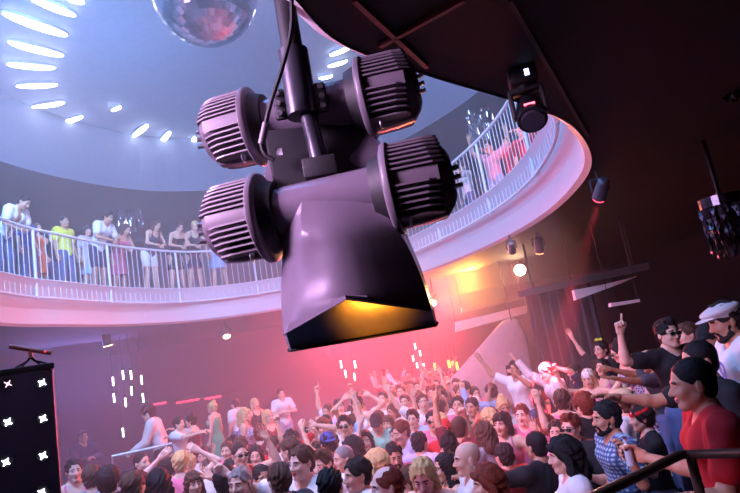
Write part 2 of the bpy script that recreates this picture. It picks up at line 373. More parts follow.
def person(px, py, label, h=1.75, floor=0., yaw=0., sex='m', skin=1, hair='short', hc='dark', top='tee', tc='white', bot='jeans', bc='denim', L='down', Rr='down',
           Lh='relaxed', Rh='relaxed', lean=0., side=0., turn=0., nod=0., acc=(), group=None, d=None, short=None, w=1., sit=False, pos=None, rel=True):
    s = h/1.75; hip = np.array((0, 0, .93))
    ca, sa = math.cos(R(lean)), math.sin(R(lean)); cb, sb = math.cos(R(side)), math.sin(R(side))
    Rl = np.array(((1, 0, 0), (0, ca, -sa), (0, sa, ca))); Rs = np.array(((cb, 0, sb), (0, 1, 0), (-sb, 0, cb))); RT_ = Rs@Rl
    T = lambda p: hip+RT_@(np.array(p, float)-hip)
    headc = T((0, -.02, 1.625))
    if rel:
        q_ = ray(px, py); yaw = yaw-math.degrees(math.atan2(q_[0], q_[1]))
    cy, sy = math.cos(R(yaw)), math.sin(R(yaw)); RZ = np.array(((cy, -sy, 0), (sy, cy, 0), (0, 0, 1)))
    if pos is None:
        zh = floor+headc[2]*s - (.36*s if sit else 0)
        if d is not None:
            P = at(px, py, d); s = min(1.93, max(1.5, 1.75*(P[2]-floor)/headc[2]))/1.75; h = s*1.75; P = onz(px, py, floor+headc[2]*s)
        else: P = onz(px, py, zh)
        base = P-RZ@(headc*s); base[2] = floor
    else: base = np.array((pos[0], pos[1], floor)); P = base+RZ@(headc*s)
    dist = pix(P)[2]; lod = 0 if dist < 5.2 else (1 if dist < 9 else 2); vox = (.0125, .017, .024)[lod]
    fem = sex == 'f'; shx = (.165 if fem else .19)*w; hpx = .098 if fem else .092
    J = {}
    for sgn, A, nm in ((1, L, 'L'), (-1, Rr, 'R')):
        sh = T((sgn*shx, .012, 1.425))
        if isinstance(A, str):
            u, fo = ARMS[A]; u = RT_@nrm((u[0]*sgn, u[1], u[2])); fo = RT_@nrm((fo[0]*sgn, fo[1], fo[2]))
        else: u = RZ.T@nrm(A[0:3]); fo = RZ.T@nrm(A[3:6])
        al = .93 if fem else 1.
        el = sh+u*.29*al; wr = el+fo*.25*al; J[nm] = (sh, el, wr, fo)
    hipsj = [np.array((sg*hpx, 0, .92)) for sg in (1, -1)]
    if sit:
        hipsj = [q-(0, 0, 0) for q in hipsj]
        knees = [np.array((sg*.11, -.43, .90)) for sg in (1, -1)]; ank = [np.array((sg*.11, -.40, .46)) for sg in (1, -1)]
    else:
        ph = hash_(px, py); st = .03+.05*ph
        knees = [np.array((sg*(.1+.02*ph), -.03-.02*sg*ph, .5)) for sg in (1, -1)]; ank = [np.array((sg*(.105+st), .025+.03*sg*ph, .085)) for sg in (1, -1)]
    def legs(f, g=0., z=.0, full=True, k=.03, tk=1.):
        for i in (0, 1):
            f.cone(hipsj[i], knees[i]+(knees[i]-hipsj[i])*0, (.092 if fem else .085)*w, .058, k=k, g=g)
            if full: f.cone(knees[i], ank[i], .056 if tk == 1 else .06, .04*tk, k=k*.6, g=g)
            if full and tk == 1: f.ell(knees[i]*.68+ank[i]*.32+np.array((0, .02, 0)), (.05, .05, .12), k=.02, g=g)
    def torso(f, g=0., neck=True):
        f.ell(T((0, .005, .945)), ((.172 if fem else .16)*w, .118, .125), RT_, k=.05, g=g)
        f.ell(T((0, .005, 1.12)), ((.122 if fem else .145)*w, .09+.03*(w-1), .17), RT_, k=.05, g=g)
        f.ell(T((0, .005, 1.31)), ((.148 if fem else .17)*w, .112, .165), RT_, k=.05, g=g)
        f.cone(T((-shx*.85, .012, 1.425)), T((shx*.85, .012, 1.425)), .058, .058, k=.05, g=g)
        if fem:
            for sg in (1, -1): f.ell(T((sg*.07, -.088, 1.3)), (.062, .06, .062), RT_, k=.03, g=g)
        else:
            for sg in (1, -1): f.ell(T((sg*.075, -.07, 1.34)), (.075, .05, .06), RT_, k=.04, g=g)
        if neck:
            f.cone(T((0, .015, 1.43)), T((0, -.0, 1.56)), .062 if not fem else .052, .052 if not fem else .045, k=.04, g=g)
            for sg in (1, -1): f.cone(T((0, .02, 1.5)), T((sg*shx*.7, .015, 1.45)), .042, .04, k=.04, g=g)
    def arms(f, g=0., t=2., taper=1., k=.025):   # t: 0..1 upper arm, 1..2 forearm
        for nm in 'LR':
            sh, el, wr, fo = J[nm]; q = .86 if fem else 1.; tu = min(1, t)
            f.cone(sh, sh+(el-sh)*tu, .056*q, .056*q+(.042-.056)*q*tu, k=k*1.6, g=g)
            if t > 1: f.cone(el, el+(wr-el)*(t-1), .044*q, .044*q+(.027-.044)*q*(t-1), k=k*.6, g=g)
            if t >= 2: f.ell(el*.72+wr*.28, (.044*q,)*3, k=.02, g=g-.002)
    pts = [p for nm in 'LR' for p in J[nm][:3]]+ank+knees+[T((0, 0, 1.6)), T((-.2, 0, 1.3)), T((.2, 0, .9))]
    lo = np.min(pts, 0)-.2; hi = np.max(pts, 0)+.2
    lo[2] = min(ank[0][2]-.08, lo[2]); hi[2] = max(np.max([p[2] for p in pts])+.08, 1.6)
    f = Field(lo, hi, vox); torso(f); legs(f); arms(f)
    for i in (0, 1): f.cone(ank[i]+(0, .02, -.045), ank[i]+((.02 if i == 0 else -.02), -.15, -.055), .042, .033, k=.03)
    V, Q = f.mesh(); mi = np.zeros(len(Q), int)
    VS, QS, MS = [V], [Q], [mi]; n = len(V)
    # head
    hv, hq, hm = head_mesh(sex, lod); ct, stn = math.cos(R(turn)), math.sin(R(turn)); cn, sn = math.cos(R(nod)), math.sin(R(nod))
    RH = RT_@np.array(((ct, -stn, 0), (stn, ct, 0), (0, 0, 1)))@np.array(((1, 0, 0), (0, cn, -sn), (0, sn, cn)))
    piv = T((0, .0, 1.55)); headpos = piv+RH@np.array((0, -.02, .075)); hs = (.97 if fem else 1.)*1.03
    VS.append(headpos+(hv*hs)@RH.T); QS.append(hq+n); MS.append(hm); n += len(hv)
    hands = {}
    for nm, ps, sg in (('L', Lh, 1), ('R', Rh, -1)):
        sh, el, wr, fo = J[nm]; z = nrm(fo); u = nrm(el-sh)
        # palm: faces forward for raised arms, inward for lowered ones
        ref = np.array((0, -1., 0)) if z[2] > .3 else (np.array((-sg*1., -.2, 0)) if z[2] < -.3 else np.array((-sg*.25, 0, -1.)))
        if ps == 'grip': ref = np.array((-sg*1., -.25, 0))
        pn = nrm(ref-z*(ref@z)); y = -pn; x = np.cross(y, z)
        v, q = hand_mesh(ps, lod); v = v.copy()*(.93 if fem else 1.)*1.05
        if sg == 1: v[:, 0] *= -1; q = q[:, ::-1]
        B = np.stack((x, y, z), 1); W = wr+v@B.T
        VS.append(W); QS.append(q+n); MS.append(np.zeros(len(q), int)); n += len(v)
        hands[nm] = (base+RZ@((wr+z*.085+pn*.035)*s), RZ@z, RZ@pn, base+RZ@(wr*s))
    off = np.array((0, 0, -.46+.1 if sit else 0.))
    def fin(Vv): return (np.asarray(Vv)+(0, 0, -.36 if sit else 0))*s
    me = mesh_np('person', fin(np.concatenate(VS)), np.concatenate(QS), np.concatenate(MS), [skinm(skin), EYEW(), EYED(), LIPS()])
    o = link('person', me, None, base); o.rotation_euler = (0, 0, R(yaw)); tag(o, label, 'person', group)
    # clothes
    def wrinkle(amp): return lambda X, Y, Z: amp*(np.sin(34*Z+22*X+5*np.sin(17*X+3*px))+.7*np.sin(47*X-29*Z+21*Y+py))*.5
    def garment(name, fl, m):
        if fl.D.min() >= 0: return
        v, q = fl.mesh()
        if len(q): link(name, mesh_np(name, fin(v), q, None, [m]), o)
    if top != 'none':
        f = Field(lo, hi, vox); tor = T((0, 0, 1.1)); upv = RT_@np.array((0, 0, 1.))
        g = .013+.6*vox*.5
        torso(f, g, neck=False)
        if top in ('tee', 'shirt', 'open'):
            for sg in (1, -1): f.cone(T((sg*.03, .02, 1.478)), T((sg*shx*.8, .015, 1.445)), .04, .045, k=.04, g=g*.6)
            arms(f, g+.008, 1.95 if top == 'shirt' else .62)
            f.half(T((0, 0, .86)), -upv)
        elif top == 'tank':
            f.half(T((0, 0, .88)), -upv)
            for sg in (1, -1): f.ell(T((sg*(shx+.015), 0, 1.43)), (.075, .2, .12), RT_, k=.01, cut=True)
        elif top in ('strapless', 'bikini', 'dress', 'sundress'):
            f.half(T((0, -.0, 1.365 if top != 'sundress' else 1.42)), upv)
            if top == 'sundress':
                for sg in (1, -1): f.ell(T((sg*(shx+.02), 0, 1.42)), (.085, .2, .12), RT_, k=.01, cut=True)
            if top == 'bikini': f.half(T((0, 0, 1.235)), -upv)
            elif top == 'strapless': f.half(T((0, 0, .92)), -upv)
        f.ell(T((0, -.035, 1.5)), (.068, .085, .085), RT_, k=.012, cut=True)
        if top == 'tank' or top == 'sundress': f.ell(T((0, -.08, 1.45)), (.09, .1, .1), RT_, k=.012, cut=True)
        if top == 'open': f.ell(T((0, -.14, 1.25)), (.055, .09, .3), RT_, k=.02, cut=True)
        if top in ('dress', 'sundress'):
            f.cone((0, .01, .9), (0, .01, .52 if tc != 'green' else .2), .16, .2, k=.05)
            f.half((0, 0, .5 if tc != 'green' else .16), (0, 0, -1))
        f.ripple(wrinkle(.006 if lod < 2 else .003))
        garment('dress' if 'dress' in top else 'shirt' if top in ('shirt', 'open', 'tee') else 'top', f, cloth(tc))
    if 'dress' not in top and bot != 'none':
        f = Field(lo, hi, vox); g = .012+.3*vox
        f.ell((0, .005, .945), ((.172 if fem else .16)*w, .118, .125), k=.04, g=g)
        if bot == 'skirt':
            f.cone((0, .01, .92), (0, .01, .6), .14, .19, k=.04); f.half((0, 0, .56), (0, 0, -1))
        else:
            legs(f, g, full=bot == 'jeans', tk=1.35)
            if bot == 'shorts' and not sit: f.half((0, 0, .62 if fem else .52), (0, 0, -1))
            elif bot == 'jeans': f.half((0, 0, ank[0][2]-.02), (0, 0, -1))
        f.half((0, 0, 1.02), (0, 0, 1)); f.ripple(wrinkle(.005 if lod < 2 else .003))
        garment({'skirt': 'skirt', 'shorts': 'shorts'}.get(bot, 'trousers'), f, cloth(bc))
    f = Field((-.3, min(a[1] for a in ank)-.28, ank[0][2]-.09), (.3, max(a[1] for a in ank)+.12, ank[0][2]+.06), max(vox*.8, .012))
    for i in (0, 1):
        f.cone(ank[i]+(0, .02, -.045), ank[i]+((.02 if i == 0 else -.02), -.155, -.053), .052, .042, k=.03)
    f.half((0, 0, ank[0][2]-.085), (0, 0, -1)); garment('shoes', f, cloth('black' if hash_(py, px) < .6 else 'white'))
    Mh = Matrix([list(RH[i]*hs*s)+[fin(headpos)[i]] for i in range(3)]+[[0, 0, 0, 1]])
    def worn(name, key, gen, m):
        if key not in LIB or not isinstance(LIB[key], bpy.types.Mesh):
            v, q = gen; LIB[key] = mesh_np(name, v, q, None, [m])
        c = link(name, LIB[key], o); c.matrix_basis = Mh
        c.material_slots[0].link = 'OBJECT'; c.material_slots[0].material = m; return c
    if hair not in ('bald', 'none'): worn('hair', ('hm', hair, lod), hair_mesh(hair, sex, lod), hairm(hc))
    for a in acc:
        k, c = a if isinstance(a, tuple) else (a, None)
        nm = {'backward_cap': 'cap', 'flat_cap': 'flat_cap'}.get(k, k)
        m = mat('dark_lens', (.01, .01, .012), .08, var=.02) if k == 'sunglasses' else hairm(c or hc) if k == 'beard' else cloth(c or 'white')
        worn(nm, ('am', k, lod), acc_mesh(k, lod), m)
    PEOPLE.append(dict(o=o, px=px, py=py, d=dist, base=base, floor=floor, label=label, short=short, hands=hands, h=h))
    return PEOPLE[-1]
def hash_(a, b): return (math.sin(a*12.9898+b*78.233)*43758.5453) % 1.
# ------------------------------------------------------------------ the hall
def crom(P, n, closed=True):
    P = np.array(P, float); N = len(P); out = []
    for i in range(N if closed else N-1):
        p0, p1, p2, p3 = (P[(i-1) % N], P[i], P[(i+1) % N], P[(i+2) % N]) if closed else (P[max(i-1, 0)], P[i], P[i+1], P[min(i+2, N-1)])
        for t in np.arange(n)/n:
            out.append(.5*((2*p1)+(-p0+p2)*t+(2*p0-5*p1+4*p2-p3)*t*t+(-p0+3*p1-3*p2+p3)*t**3))
    if not closed: out.append(P[-1])
    return np.array(out)
OV = [(-5.83, 8.77), (-5.68, 10.1), (-5.25, 11.9), (-4.25, 13.55), (-2.5, 14.2), (-.6, 13.55), (.85, 12.04), (1.72, 10.4), (2.22, 8.9), (2.42, 7.57), (2.38, 6.28), (2.17, 5.21), (1.67, 4.14),
      (1.15, 3.5), (.47, 2.84), (.02, 2.34), (-.2, 1.8), (-.75, .9), (-1.9, .1), (-3.4, .5), (-4.7, 2.4), (-5.5, 5.4)]
OVAL = crom(OV, 10)
def resample(P, step, closed=True):
    Q = np.vstack([P, P[:1]]) if closed else P; s = np.r_[0, np.cumsum(np.linalg.norm(np.diff(Q, axis=0), axis=1))]
    n = int(round(s[-1]/step)); u = np.linspace(0, s[-1], n+(0 if closed else 1), endpoint=not closed)
    return np.stack([np.interp(u, s, Q[:, i]) for i in range(Q.shape[1])], 1)
def offset(P, d):   # + outwards (away from the opening)
    t = np.roll(P, -1, 0)-np.roll(P, 1, 0); t /= np.linalg.norm(t, axis=1)[:, None]
    nrm_ = np.stack((-t[:, 1], t[:, 0]), 1); c = P.mean(0)
    if ((P-c)*nrm_).sum() < 0: nrm_ = -nrm_
    return P+nrm_*d
XL, XR, YB, YF, ZT = -11.5, 8., 20., -4., 9.4
SB, ST = 3.95, 4.68
dark = mat('dark_wall_paint', (.05, .045, .055), .8, bump=.1)
blackm = mat('matt_black', (.012, .012, .014), .6, bump=.1, bscale=120)
upm = mat('upper_wall_paint', (.13, .14, .19), .7)
def struct(o): o['kind'] = 'structure'; return o
struct(MB().box(((XL+XR)/2, (YB+YF)/2, -.1), (XR-XL, YB-YF, .2)).build('floor', mat('dark_floor', (.04, .035, .04), .45), smooth=False))
for n, c, s in (('wall_back', ((XL+XR)/2, YB+.1, ZT/2+.2), (XR-XL+.4, .2, ZT+.8)), ('wall_left', (XL-.1, (YB+YF)/2, ZT/2+.2), (.2, YB-YF, ZT+.8)),
                ('wall_right', (XR+.1, (YB+YF)/2, ZT/2+.2), (.2, YB-YF, ZT+.8)), ('wall_front', ((XL+XR)/2, YF-.1, ZT/2+.2), (XR-XL+.4, .2, ZT+.8))):
    struct(MB().box(c, s).build(n, upm if n in ('wall_back', 'wall_left') else blackm, smooth=False))
def ring_slab(name, inner, z0, z1, m, intop=None):
    c = inner.mean(0); mb = MB(); bm = mb.bm
    # outer outline: the same points pushed out to the wall rectangle, corners included
    outer = []
    for p in inner:
        d = p-c; ts = []
        for v, lo, hi in ((d[0], XL-c[0], XR-c[0]), (d[1], YF-c[1], YB-c[1])):
            if v > 1e-9: ts.append(hi/v)
            elif v < -1e-9: ts.append(lo/v)
        outer.append(c+d*min(ts))
    outer = np.array(outer)
    for cx in (XL, XR):
        for cyy in (YF, YB): outer[np.argmin(np.linalg.norm(outer-(cx, cyy), axis=1))] = (cx, cyy)
    n = len(inner); L = []
    for P, z in ((inner, z0), (outer, z0), (outer, z1), (inner if intop is None else intop, z1)): L.append([bm.verts.new((p[0], p[1], z)) for p in P])
    for a in range(4):
        for i in range(n):
            j = (i+1) % n; bm.faces.new((L[a][i], L[a][j], L[(a+1) % 4][j], L[(a+1) % 4][i]))
    return struct(mb.build(name, m, smooth=False))
slab = ring_slab('balcony_slab', offset(OVAL, .004), SB, ST, mat('black_soffit', (.008, .007, .009), .8, bump=.15, bscale=30), offset(OVAL, -.18))
fascm = mat('white_fascia', (.72, .66, .70), .55, var=.05)
mb = MB(); n = len(OVAL); A = OVAL; B = offset(OVAL, -.66)
prof = [(.05, SB+.03), (-.002, SB-.012), (.01, SB+.01), (.04, SB+.12), (.09, SB+.3), (.165, SB+.52), (.245, ST), (.26, ST+.02), (.25, ST+.035), (.15, ST+.035)]
L = [[mb.bm.verts.new((*(A[i]+(B[i]-A[i])*(q/.66)), z)) for i in range(n)] for q, z in prof]
for a in range(10):
    for i in range(n): mb.bm.faces.new((L[a][i], L[a][(i+1) % n], L[(a+1) % 10][(i+1) % n], L[(a+1) % 10][i]))
struct(mb.build('balcony_fascia', fascm))
UP2 = offset(OVAL, 1.9)
ring_slab('ceiling_upper', UP2, 7.8, ZT, mat('upper_ceiling', (.16, .17, .24), .8))
struct(MB().box(((XL+XR)/2, (YB+YF)/2, ZT+.1), (XR-XL, YB-YF, .2)).build('ceiling_dome', mat('dome_ceiling', (.5, .54, .68), .8), smooth=False))
# seams on the underside; the red light along two is put into their colour
seamm = mat('red_lit_seam', (.16, .02, .03), .5)
for k, (a, b) in enumerate((((354, 0), (427, 67)), ((380, 46), (464, 0)), ((510, 0), (588, 136)))):
    P, Q = onz(*a, SB-.012), onz(*b, SB-.012); d = Q-P
    rot = Matrix.Rotation(math.atan2(d[1], d[0]), 3, 'Z')
    struct(MB().box((P+Q)/2, (np.linalg.norm(d), .022, .02), rot).build('trim_%d' % (k+1), seamm if k < 2 else mat('dark_seam', (.03, .022, .026), .6), smooth=False))

# ---- railing round the opening
railm = mat('white_rail_paint', (.8, .76, .8), .35, var=.04)
rail = empty('balcony_railing', (0, 0, 0), 0, 'white railing of slim vertical bars curving round the balcony edge', 'railing')
RP = offset(OVAL, -.21); keep = [p for p in RP if not (p[1] < 2.2)]
# open path from the left end round the far side to the near right
i0 = int(np.argmin(np.linalg.norm(RP-np.array((-5.0, 3.2)), axis=1))); path = np.roll(RP, -i0, 0)
i1 = int(np.argmin(np.linalg.norm(path-np.array((.1, 2.6)), axis=1))); path = resample(path[:i1+1], .135, False)
ZR, ZB = 5.58, 4.40
MB().tube([(*p, ZR) for p in path[::2]], .028, 8).build('top_rail', railm, rail)
MB().tube([(*p, ZB) for p in path[::2]], .022, 8).build('bottom_rail', railm, rail)
pstep = 14; ids = list(range(4, len(path), pstep))
for i in ids:
    p = path[i]; mb = MB().cyl((*p, ZB-.03), (*p, ZR), .026, n=10)
    j = min(i+1, len(path)-1); t = path[j]-path[i-1]; t /= np.linalg.norm(t); q = p+np.array((-t[1], t[0]))*-.1
    c = OVAL.mean(0); q = p+(np.array((-t[1], t[0])) if ((p-c)@np.array((-t[1], t[0]))) > 0 else np.array((t[1], -t[0])))*.16
    mb.cyl((*p, ZB+.03), (*q, ZB+.03), .018, n=8)
    mb.build('post', railm, rail)
segs = [0]+ids+[len(path)-1]
for a, b in zip(segs[:-1], segs[1:]):
    mb = MB()
    for i in range(a+1, b): mb.cyl((*path[i], ZB), (*path[i], ZR), .0065, n=6, caps=False)
    if b-a > 1: mb.build('baluster_panel', railm, rail)

# ---- oblong lamps set in the dome
lampw = mat('lamp_diffuser', (.9, .93, 1), .4, emit=(.82, .9, 1), est=16)
podm = mat('lamp_housing', (.4, .42, .5), .5)
PODS = [((30, 0), (76, 18), 'front'), ((2, 15), (68, 38), 'front'), ((8, 44), (64, 58), 'front'), ((6, 66), (56, 70), 'front'), ((16, 88), (58, 86.5), 'front'), ((32, 109), (65, 104), 'front'), ((57, 126), (83, 118), 'front'),
        ((19, 135), (32, 130), 'l'), ((111.5, 112), (121, 108), 'l'), ((133, 138), (148, 126), 'l'), ((161, 144), (170, 133), 'l'), ((194, 148), (194.5, 138), 'l'), ((109, 155), (122, 146), 'l'), ((148, 161), (157, 152), 'l'),
        ((190, 162), (190.5, 156), 'l'), ((67, 0), (85, 5), 'front'), ((0, 144), (9, 148), 'l'), ((330, 57), (352, 48), 'r'), ((328, 68), (348, 62), 'r'), ((319, 80), (333, 77), 'r'), ((424, 88), (440, 83), 'r'),
        ((437, 92), (452, 88), 'r'), ((433, 104), (448, 95), 'r'), ((430, 122), (447, 115), 'r')]
GN = {'front': ('long white ceiling lamp in the bright curved row at upper left, %s from the top', lambda p: p[0][1]+p[1][1]),
      'l': ('small white ceiling lamp in the scattered patch left of the speaker, %s from the left', lambda p: p[0][0]+p[1][0]),
      'r': ('small oblong ceiling lamp seen right of the speaker pole, %s from the top', lambda p: p[0][1]+p[1][1])}
for g in GN:
    for k, (a, b, _) in enumerate(sorted([p for p in PODS if p[2] == g], key=GN[g][1])):
        zc = ZT-.1 if g == 'front' else ZT-.1
        P, Q = onz(*a, zc), onz(*b, zc)
        if max(P[1], Q[1]) > 19.4 or abs(P[0]) > 11:
            zc = 7.7; P, Q = onz(*a, zc), onz(*b, zc)
        d = Q-P; Lm = np.linalg.norm(d); wd = min(.22, max(.1, Lm*.2)); c = (P+Q)/2
        r = empty('ceiling_lamp', c+(0, 0, .08), math.atan2(d[1], d[0]), GN[g][0] % ORD[k], 'ceiling lamp', 'oblong ceiling lamps')
        MB().sph((0, 0, 0), 1, 20, (Lm*.52, wd*.62, .075)).build('housing', podm, r)
        MB().sph((0, 0, -.045), 1, 20, (Lm*.5, wd*.5, .05)).build('diffuser', lampw, r)

# ---- mirror ball
mbc = at(205, -7, 8.0); rb = 8.0*52/F_PX
mball = empty('mirror_ball', mbc, 0, 'large pinkish mirror ball hanging under the upper ceiling', 'mirror ball')
bm_ = MB().sph((0, 0, 0), rb, 44)
mm = mat('mirror_tiles', (.9, .6, .7), .16, 1., var=.35, scale=6)
bm_.build('tiled_sphere', mm, mball, smooth=False)
MB().cyl((0, 0, rb-.02), (0, 0, rb+.09), .1).build('cap', podm, mball)
MB().cyl((0, 0, rb+.05), (0, 0, ZT-mbc[2]), .02, n=8).build('hanging_rod', podm, mball)

# ---- tinsel columns upstairs and at the right
def tinsel(px, y0, y1, d, wpx, n, label, m):
    top, bot = at(px, y0, d), at(px, y1, d); w = wpx*d/F_PX; mb = MB(); rnd = random.Random(px)
    for k in range(n):
        a = rnd.uniform(0, 2*PI); rr = w/2*math.sqrt(rnd.random()); x, y = top[0]+rr*math.cos(a), top[1]+rr*math.sin(a)
        L_ = (top[2]-bot[2])*rnd.uniform(.75, 1); ph = rnd.uniform(0, 6)
        G = [[(x+.012*math.cos(ph+j)-.012*math.sin(ph+j*.7), y+.02*math.sin(ph+j), top[2]-L_*j/8), (x+.012*math.cos(ph+j)+.014*math.sin(ph+j*.7), y-.02*math.sin(ph+j), top[2]-L_*j/8)] for j in range(9)]
        mb.grid(G)
    mb.cyl((top[0], top[1], top[2]-.01), (top[0], top[1], top[2]+.08), w/2, n=20)
    mb.cyl((top[0], top[1], top[2]+.06), (top[0], top[1], max(7.85, top[2]+.1) if top[2] > 4.7 else SB), .02, n=8)
    o = mb.build('tinsel_curtain', m, None, smooth=False); tag(o, label, 'tinsel', None, 'stuff')
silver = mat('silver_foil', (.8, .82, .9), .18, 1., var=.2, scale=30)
tinsel(127, 188, 236, 17.0, 24, 90, 'silver tinsel column hanging behind the guests on the left balcony', silver)
tinsel(474, 95, 150, 14.0, 26, 60, 'silver tinsel column hanging behind the dancers on the right balcony', silver)
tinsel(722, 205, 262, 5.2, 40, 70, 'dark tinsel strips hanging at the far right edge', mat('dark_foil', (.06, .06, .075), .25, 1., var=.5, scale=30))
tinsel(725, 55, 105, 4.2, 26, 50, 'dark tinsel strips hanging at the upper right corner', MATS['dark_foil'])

# ---- lower back: LED tubes, neon strips
ledm = mat('led_tube_white', (1, 1, 1), .4, emit=(1., .93, .95), est=7)
holdm = mat('led_holder', (.05, .05, .06), .5)
def led_cluster(pts, d, what, m=ledm, ln=9.5):
    for k, (x, y) in enumerate(sorted(pts)):
        c = at(x, y, d); hL = ln*d/F_PX/2
        o = MB().cyl((c[0], c[1], c[2]-hL), (c[0], c[1], c[2]+hL), .019, n=10).build('led_tube', m)
        w = MB().cyl((c[0], c[1], c[2]+hL), (c[0], c[1], SB), .006, n=6).cyl((c[0], c[1], c[2]+hL-.02), (c[0], c[1], c[2]+hL+.05), .03, n=10).build('hanger', holdm, o)
        tag(o, what % ORD[k], 'light tube', 'hanging light tubes')
led_cluster([(113, 381), (123, 374.5), (131, 374.5), (141.5, 379.5), (114, 397.5), (125.5, 402), (131.5, 390.5), (143, 397.5), (123, 432)], 13.5, 'hanging white light tube left of the booth, %s from the left')
led_cluster([(341, 364), (355, 364), (345.5, 373.5), (354.5, 376.5)], 15.5, 'hanging white light tube below the speaker horn, %s from the left', ln=8)
led_cluster([(415, 346), (420, 353), (417, 365), (424, 366), (426, 376), (413, 358)], 16.5, 'pale light tube hanging over the far crowd, %s from the left', ln=6)
yel = mat('yellow_lamp', (1, .9, .2), .4, emit=(1, .8, .1), est=2.2)
for k, (x, y) in enumerate(((435, 367), (449, 364), (453, 365), (457, 366))):
    c = at(x, y, 17.5); o = MB().box(c, (.07, .05, .24)).box((c[0], c[1]+.06, c[2]+.3), (.02, .02, .9)).build('yellow_lamp_bar', yel)
    o.data.materials.append(holdm)
    for p in o.data.polygons:
        if p.center[1] > c[1]+.045: p.material_index = 1
    MB().box((c[0], c[1]+.05, c[2]/2-.05), (.04, .04, c[2]-.1)).build('stand', holdm, o)
    tag(o, 'short yellow lamp bar beyond the far crowd, %s from the left' % ORD[k], 'lamp bar', 'yellow lamp bars')
neon = mat('red_neon', (1, .1, .15), .4, emit=(1, .05, .1), est=2.6)
for k, (a, b) in enumerate((((146, 406), (166, 403)), ((177, 403), (199, 399.5)), ((205, 399), (221, 396.5)))):
    P, Q = at(*a, 17.2), at(*b, 17.2); Q[2] = P[2]
    o = MB().cyl(P, Q, .03, n=8).build('wall_neon_strip', neon)  # red neon strip fixed to the back wall by brackets
    MB().cyl((P[0], P[1]+.03, P[2]), (P[0], YB, P[2]), .012, n=6).cyl((Q[0], Q[1]+.03, Q[2]), (Q[0], YB, Q[2]), .012, n=6).build('wall_bracket', holdm, o)
    tag(o, 'glowing red strip light on the back wall, %s from the left' % ORD[k], 'strip light', 'red strip lights on the back wall')

# ---- spot lamps under the balcony
canm = mat('spot_can', (.10, .10, .13), .4, .3)
def spot(px, py, label, colr, est, aim, r=.085, L_=.26, zt=SB, d=None, lit=True):
    P = onz(px, py, zt-.22) if d is None else at(px, py, d); P = Vector(P); dv = (Vector(aim)-P).normalized()
    root = empty('spot_lamp', P, 0, label, 'spot lamp')
    a = -dv*L_*.6; b = dv*L_*.4
    MB().cyl(a, b, r*.8, r).cyl(a-dv*.03, a, r*.5, r*.8).build('can', canm, root)
    m = mat('spot_lens_%02d%02d%02d' % tuple(int(c*99) for c in colr), colr, .3, emit=colr, est=est)
    MB().cyl(b-dv*.01, b+dv*.012, r*.9, r*.9).build('lens', m, root)
    s = dv.cross(Vector((0, 0, 1))).normalized() if abs(dv.z) < .99 else Vector((1, 0, 0)); t = Vector((0, 0, zt-P.z))
    mb = MB()
    for k in (-1, 1): mb.tube([s*k*(r+.015), s*k*(r+.015)+Vector((0, 0, .12))], .01, 6)
    mb.tube([s*(r+.015)+Vector((0, 0, .12)), -s*(r+.015)+Vector((0, 0, .12))], .011, 6); mb.tube([Vector((0, 0, .12)), t], .018, 8)
    mb.build('bracket', holdm, root); return P, dv
SPOTS = {}
SPOTS['red'] = spot(601, 191, 'spot lamp with a red lens throwing a red beam at the right', (1, .05, .1), 12, at(572, 300, 7.0), .07, .22)
SPOTS['org'] = spot(539, 246, 'small spot lamp with an orange rim under the right balcony edge', (1, .35, .1), 8, at(543, 300, 9.5), .075, .26)
SPOTS['sun'] = spot(520, 270, 'glaring warm white lamp below the right balcony', (1, .72, .42), 60, (0, 0, 2.6), .13, .3)
SPOTS['amb'] = spot(107, 341, 'small amber spot lamp under the left balcony, above the light tubes', (1, .6, .3), 14, at(112, 360, 13.), .11, .26, d=13.)
SPOTS['am2'] = spot(226, 333, 'small amber spot lamp under the balcony, left of the speaker horn', (1, .6, .3), 12, at(232, 360, 14.), .1, .26, d=14.5)
SPOTS['whi'] = spot(434, 300, 'small white spot lamp peeping past the right side of the horn', (1, .85, .7), 14, at(420, 340, 12.), .08, .22, d=13.)
SPOTS['org2'] = spot(512, 249, 'tiny orange spot lamp tucked under the right balcony edge', (1, .4, .12), 8, at(518, 280, 9.5), .06, .2)

# ---- moving head lamp hanging at the edge of the underside
mh = at(530, 111, 3.12); MK = .8; mz = (SB-mh[2])/MK
mhr = empty('hanging_stage_lamp', mh, R(-14), 'black moving head lamp hanging at the edge of the right balcony', 'stage lamp'); mhr.scale = (MK,)*3
MB().box((0, 0, mz-.06), (.19, .17, .12), bev=.02).build('base', blackm, mhr)
mb = MB()
for s in (-1, 1): mb.box((s*.105, 0, .06), (.03, .09, .2), bev=.012)
mb.box((0, 0, .15), (.235, .09, .035), bev=.01); mb.cyl((0, 0, .15), (0, 0, mz-.1), .05); mb.build('yoke', blackm, mhr)
hd = MB().cyl((0, .05, .05), (0, -.05, -.085), .085, .1, 28).sph((0, .05, .05), .085, 20).build('head', mat('gloss_black', (.015, .015, .02), .25), mhr)
MB().cyl((0, -.047, -.082), (0, -.058, -.098), .08, .078, 24).build('lens', mat('dark_glass', (.05, .04, .06), .05), hd)
MB().cyl((-.035, -.088, .018), (.035, -.088, .018), .008, n=10).build('red_display', mat('red_led', (1, .1, .12), .4, emit=(1, .1, .15), est=6), hd)
MB().box((.03, -.087, mz-.06), (.03, .008, .045)).build('blue_display', mat('blue_led', (.5, .6, 1), .4, emit=(.45, .52, 1), est=4), mhr)

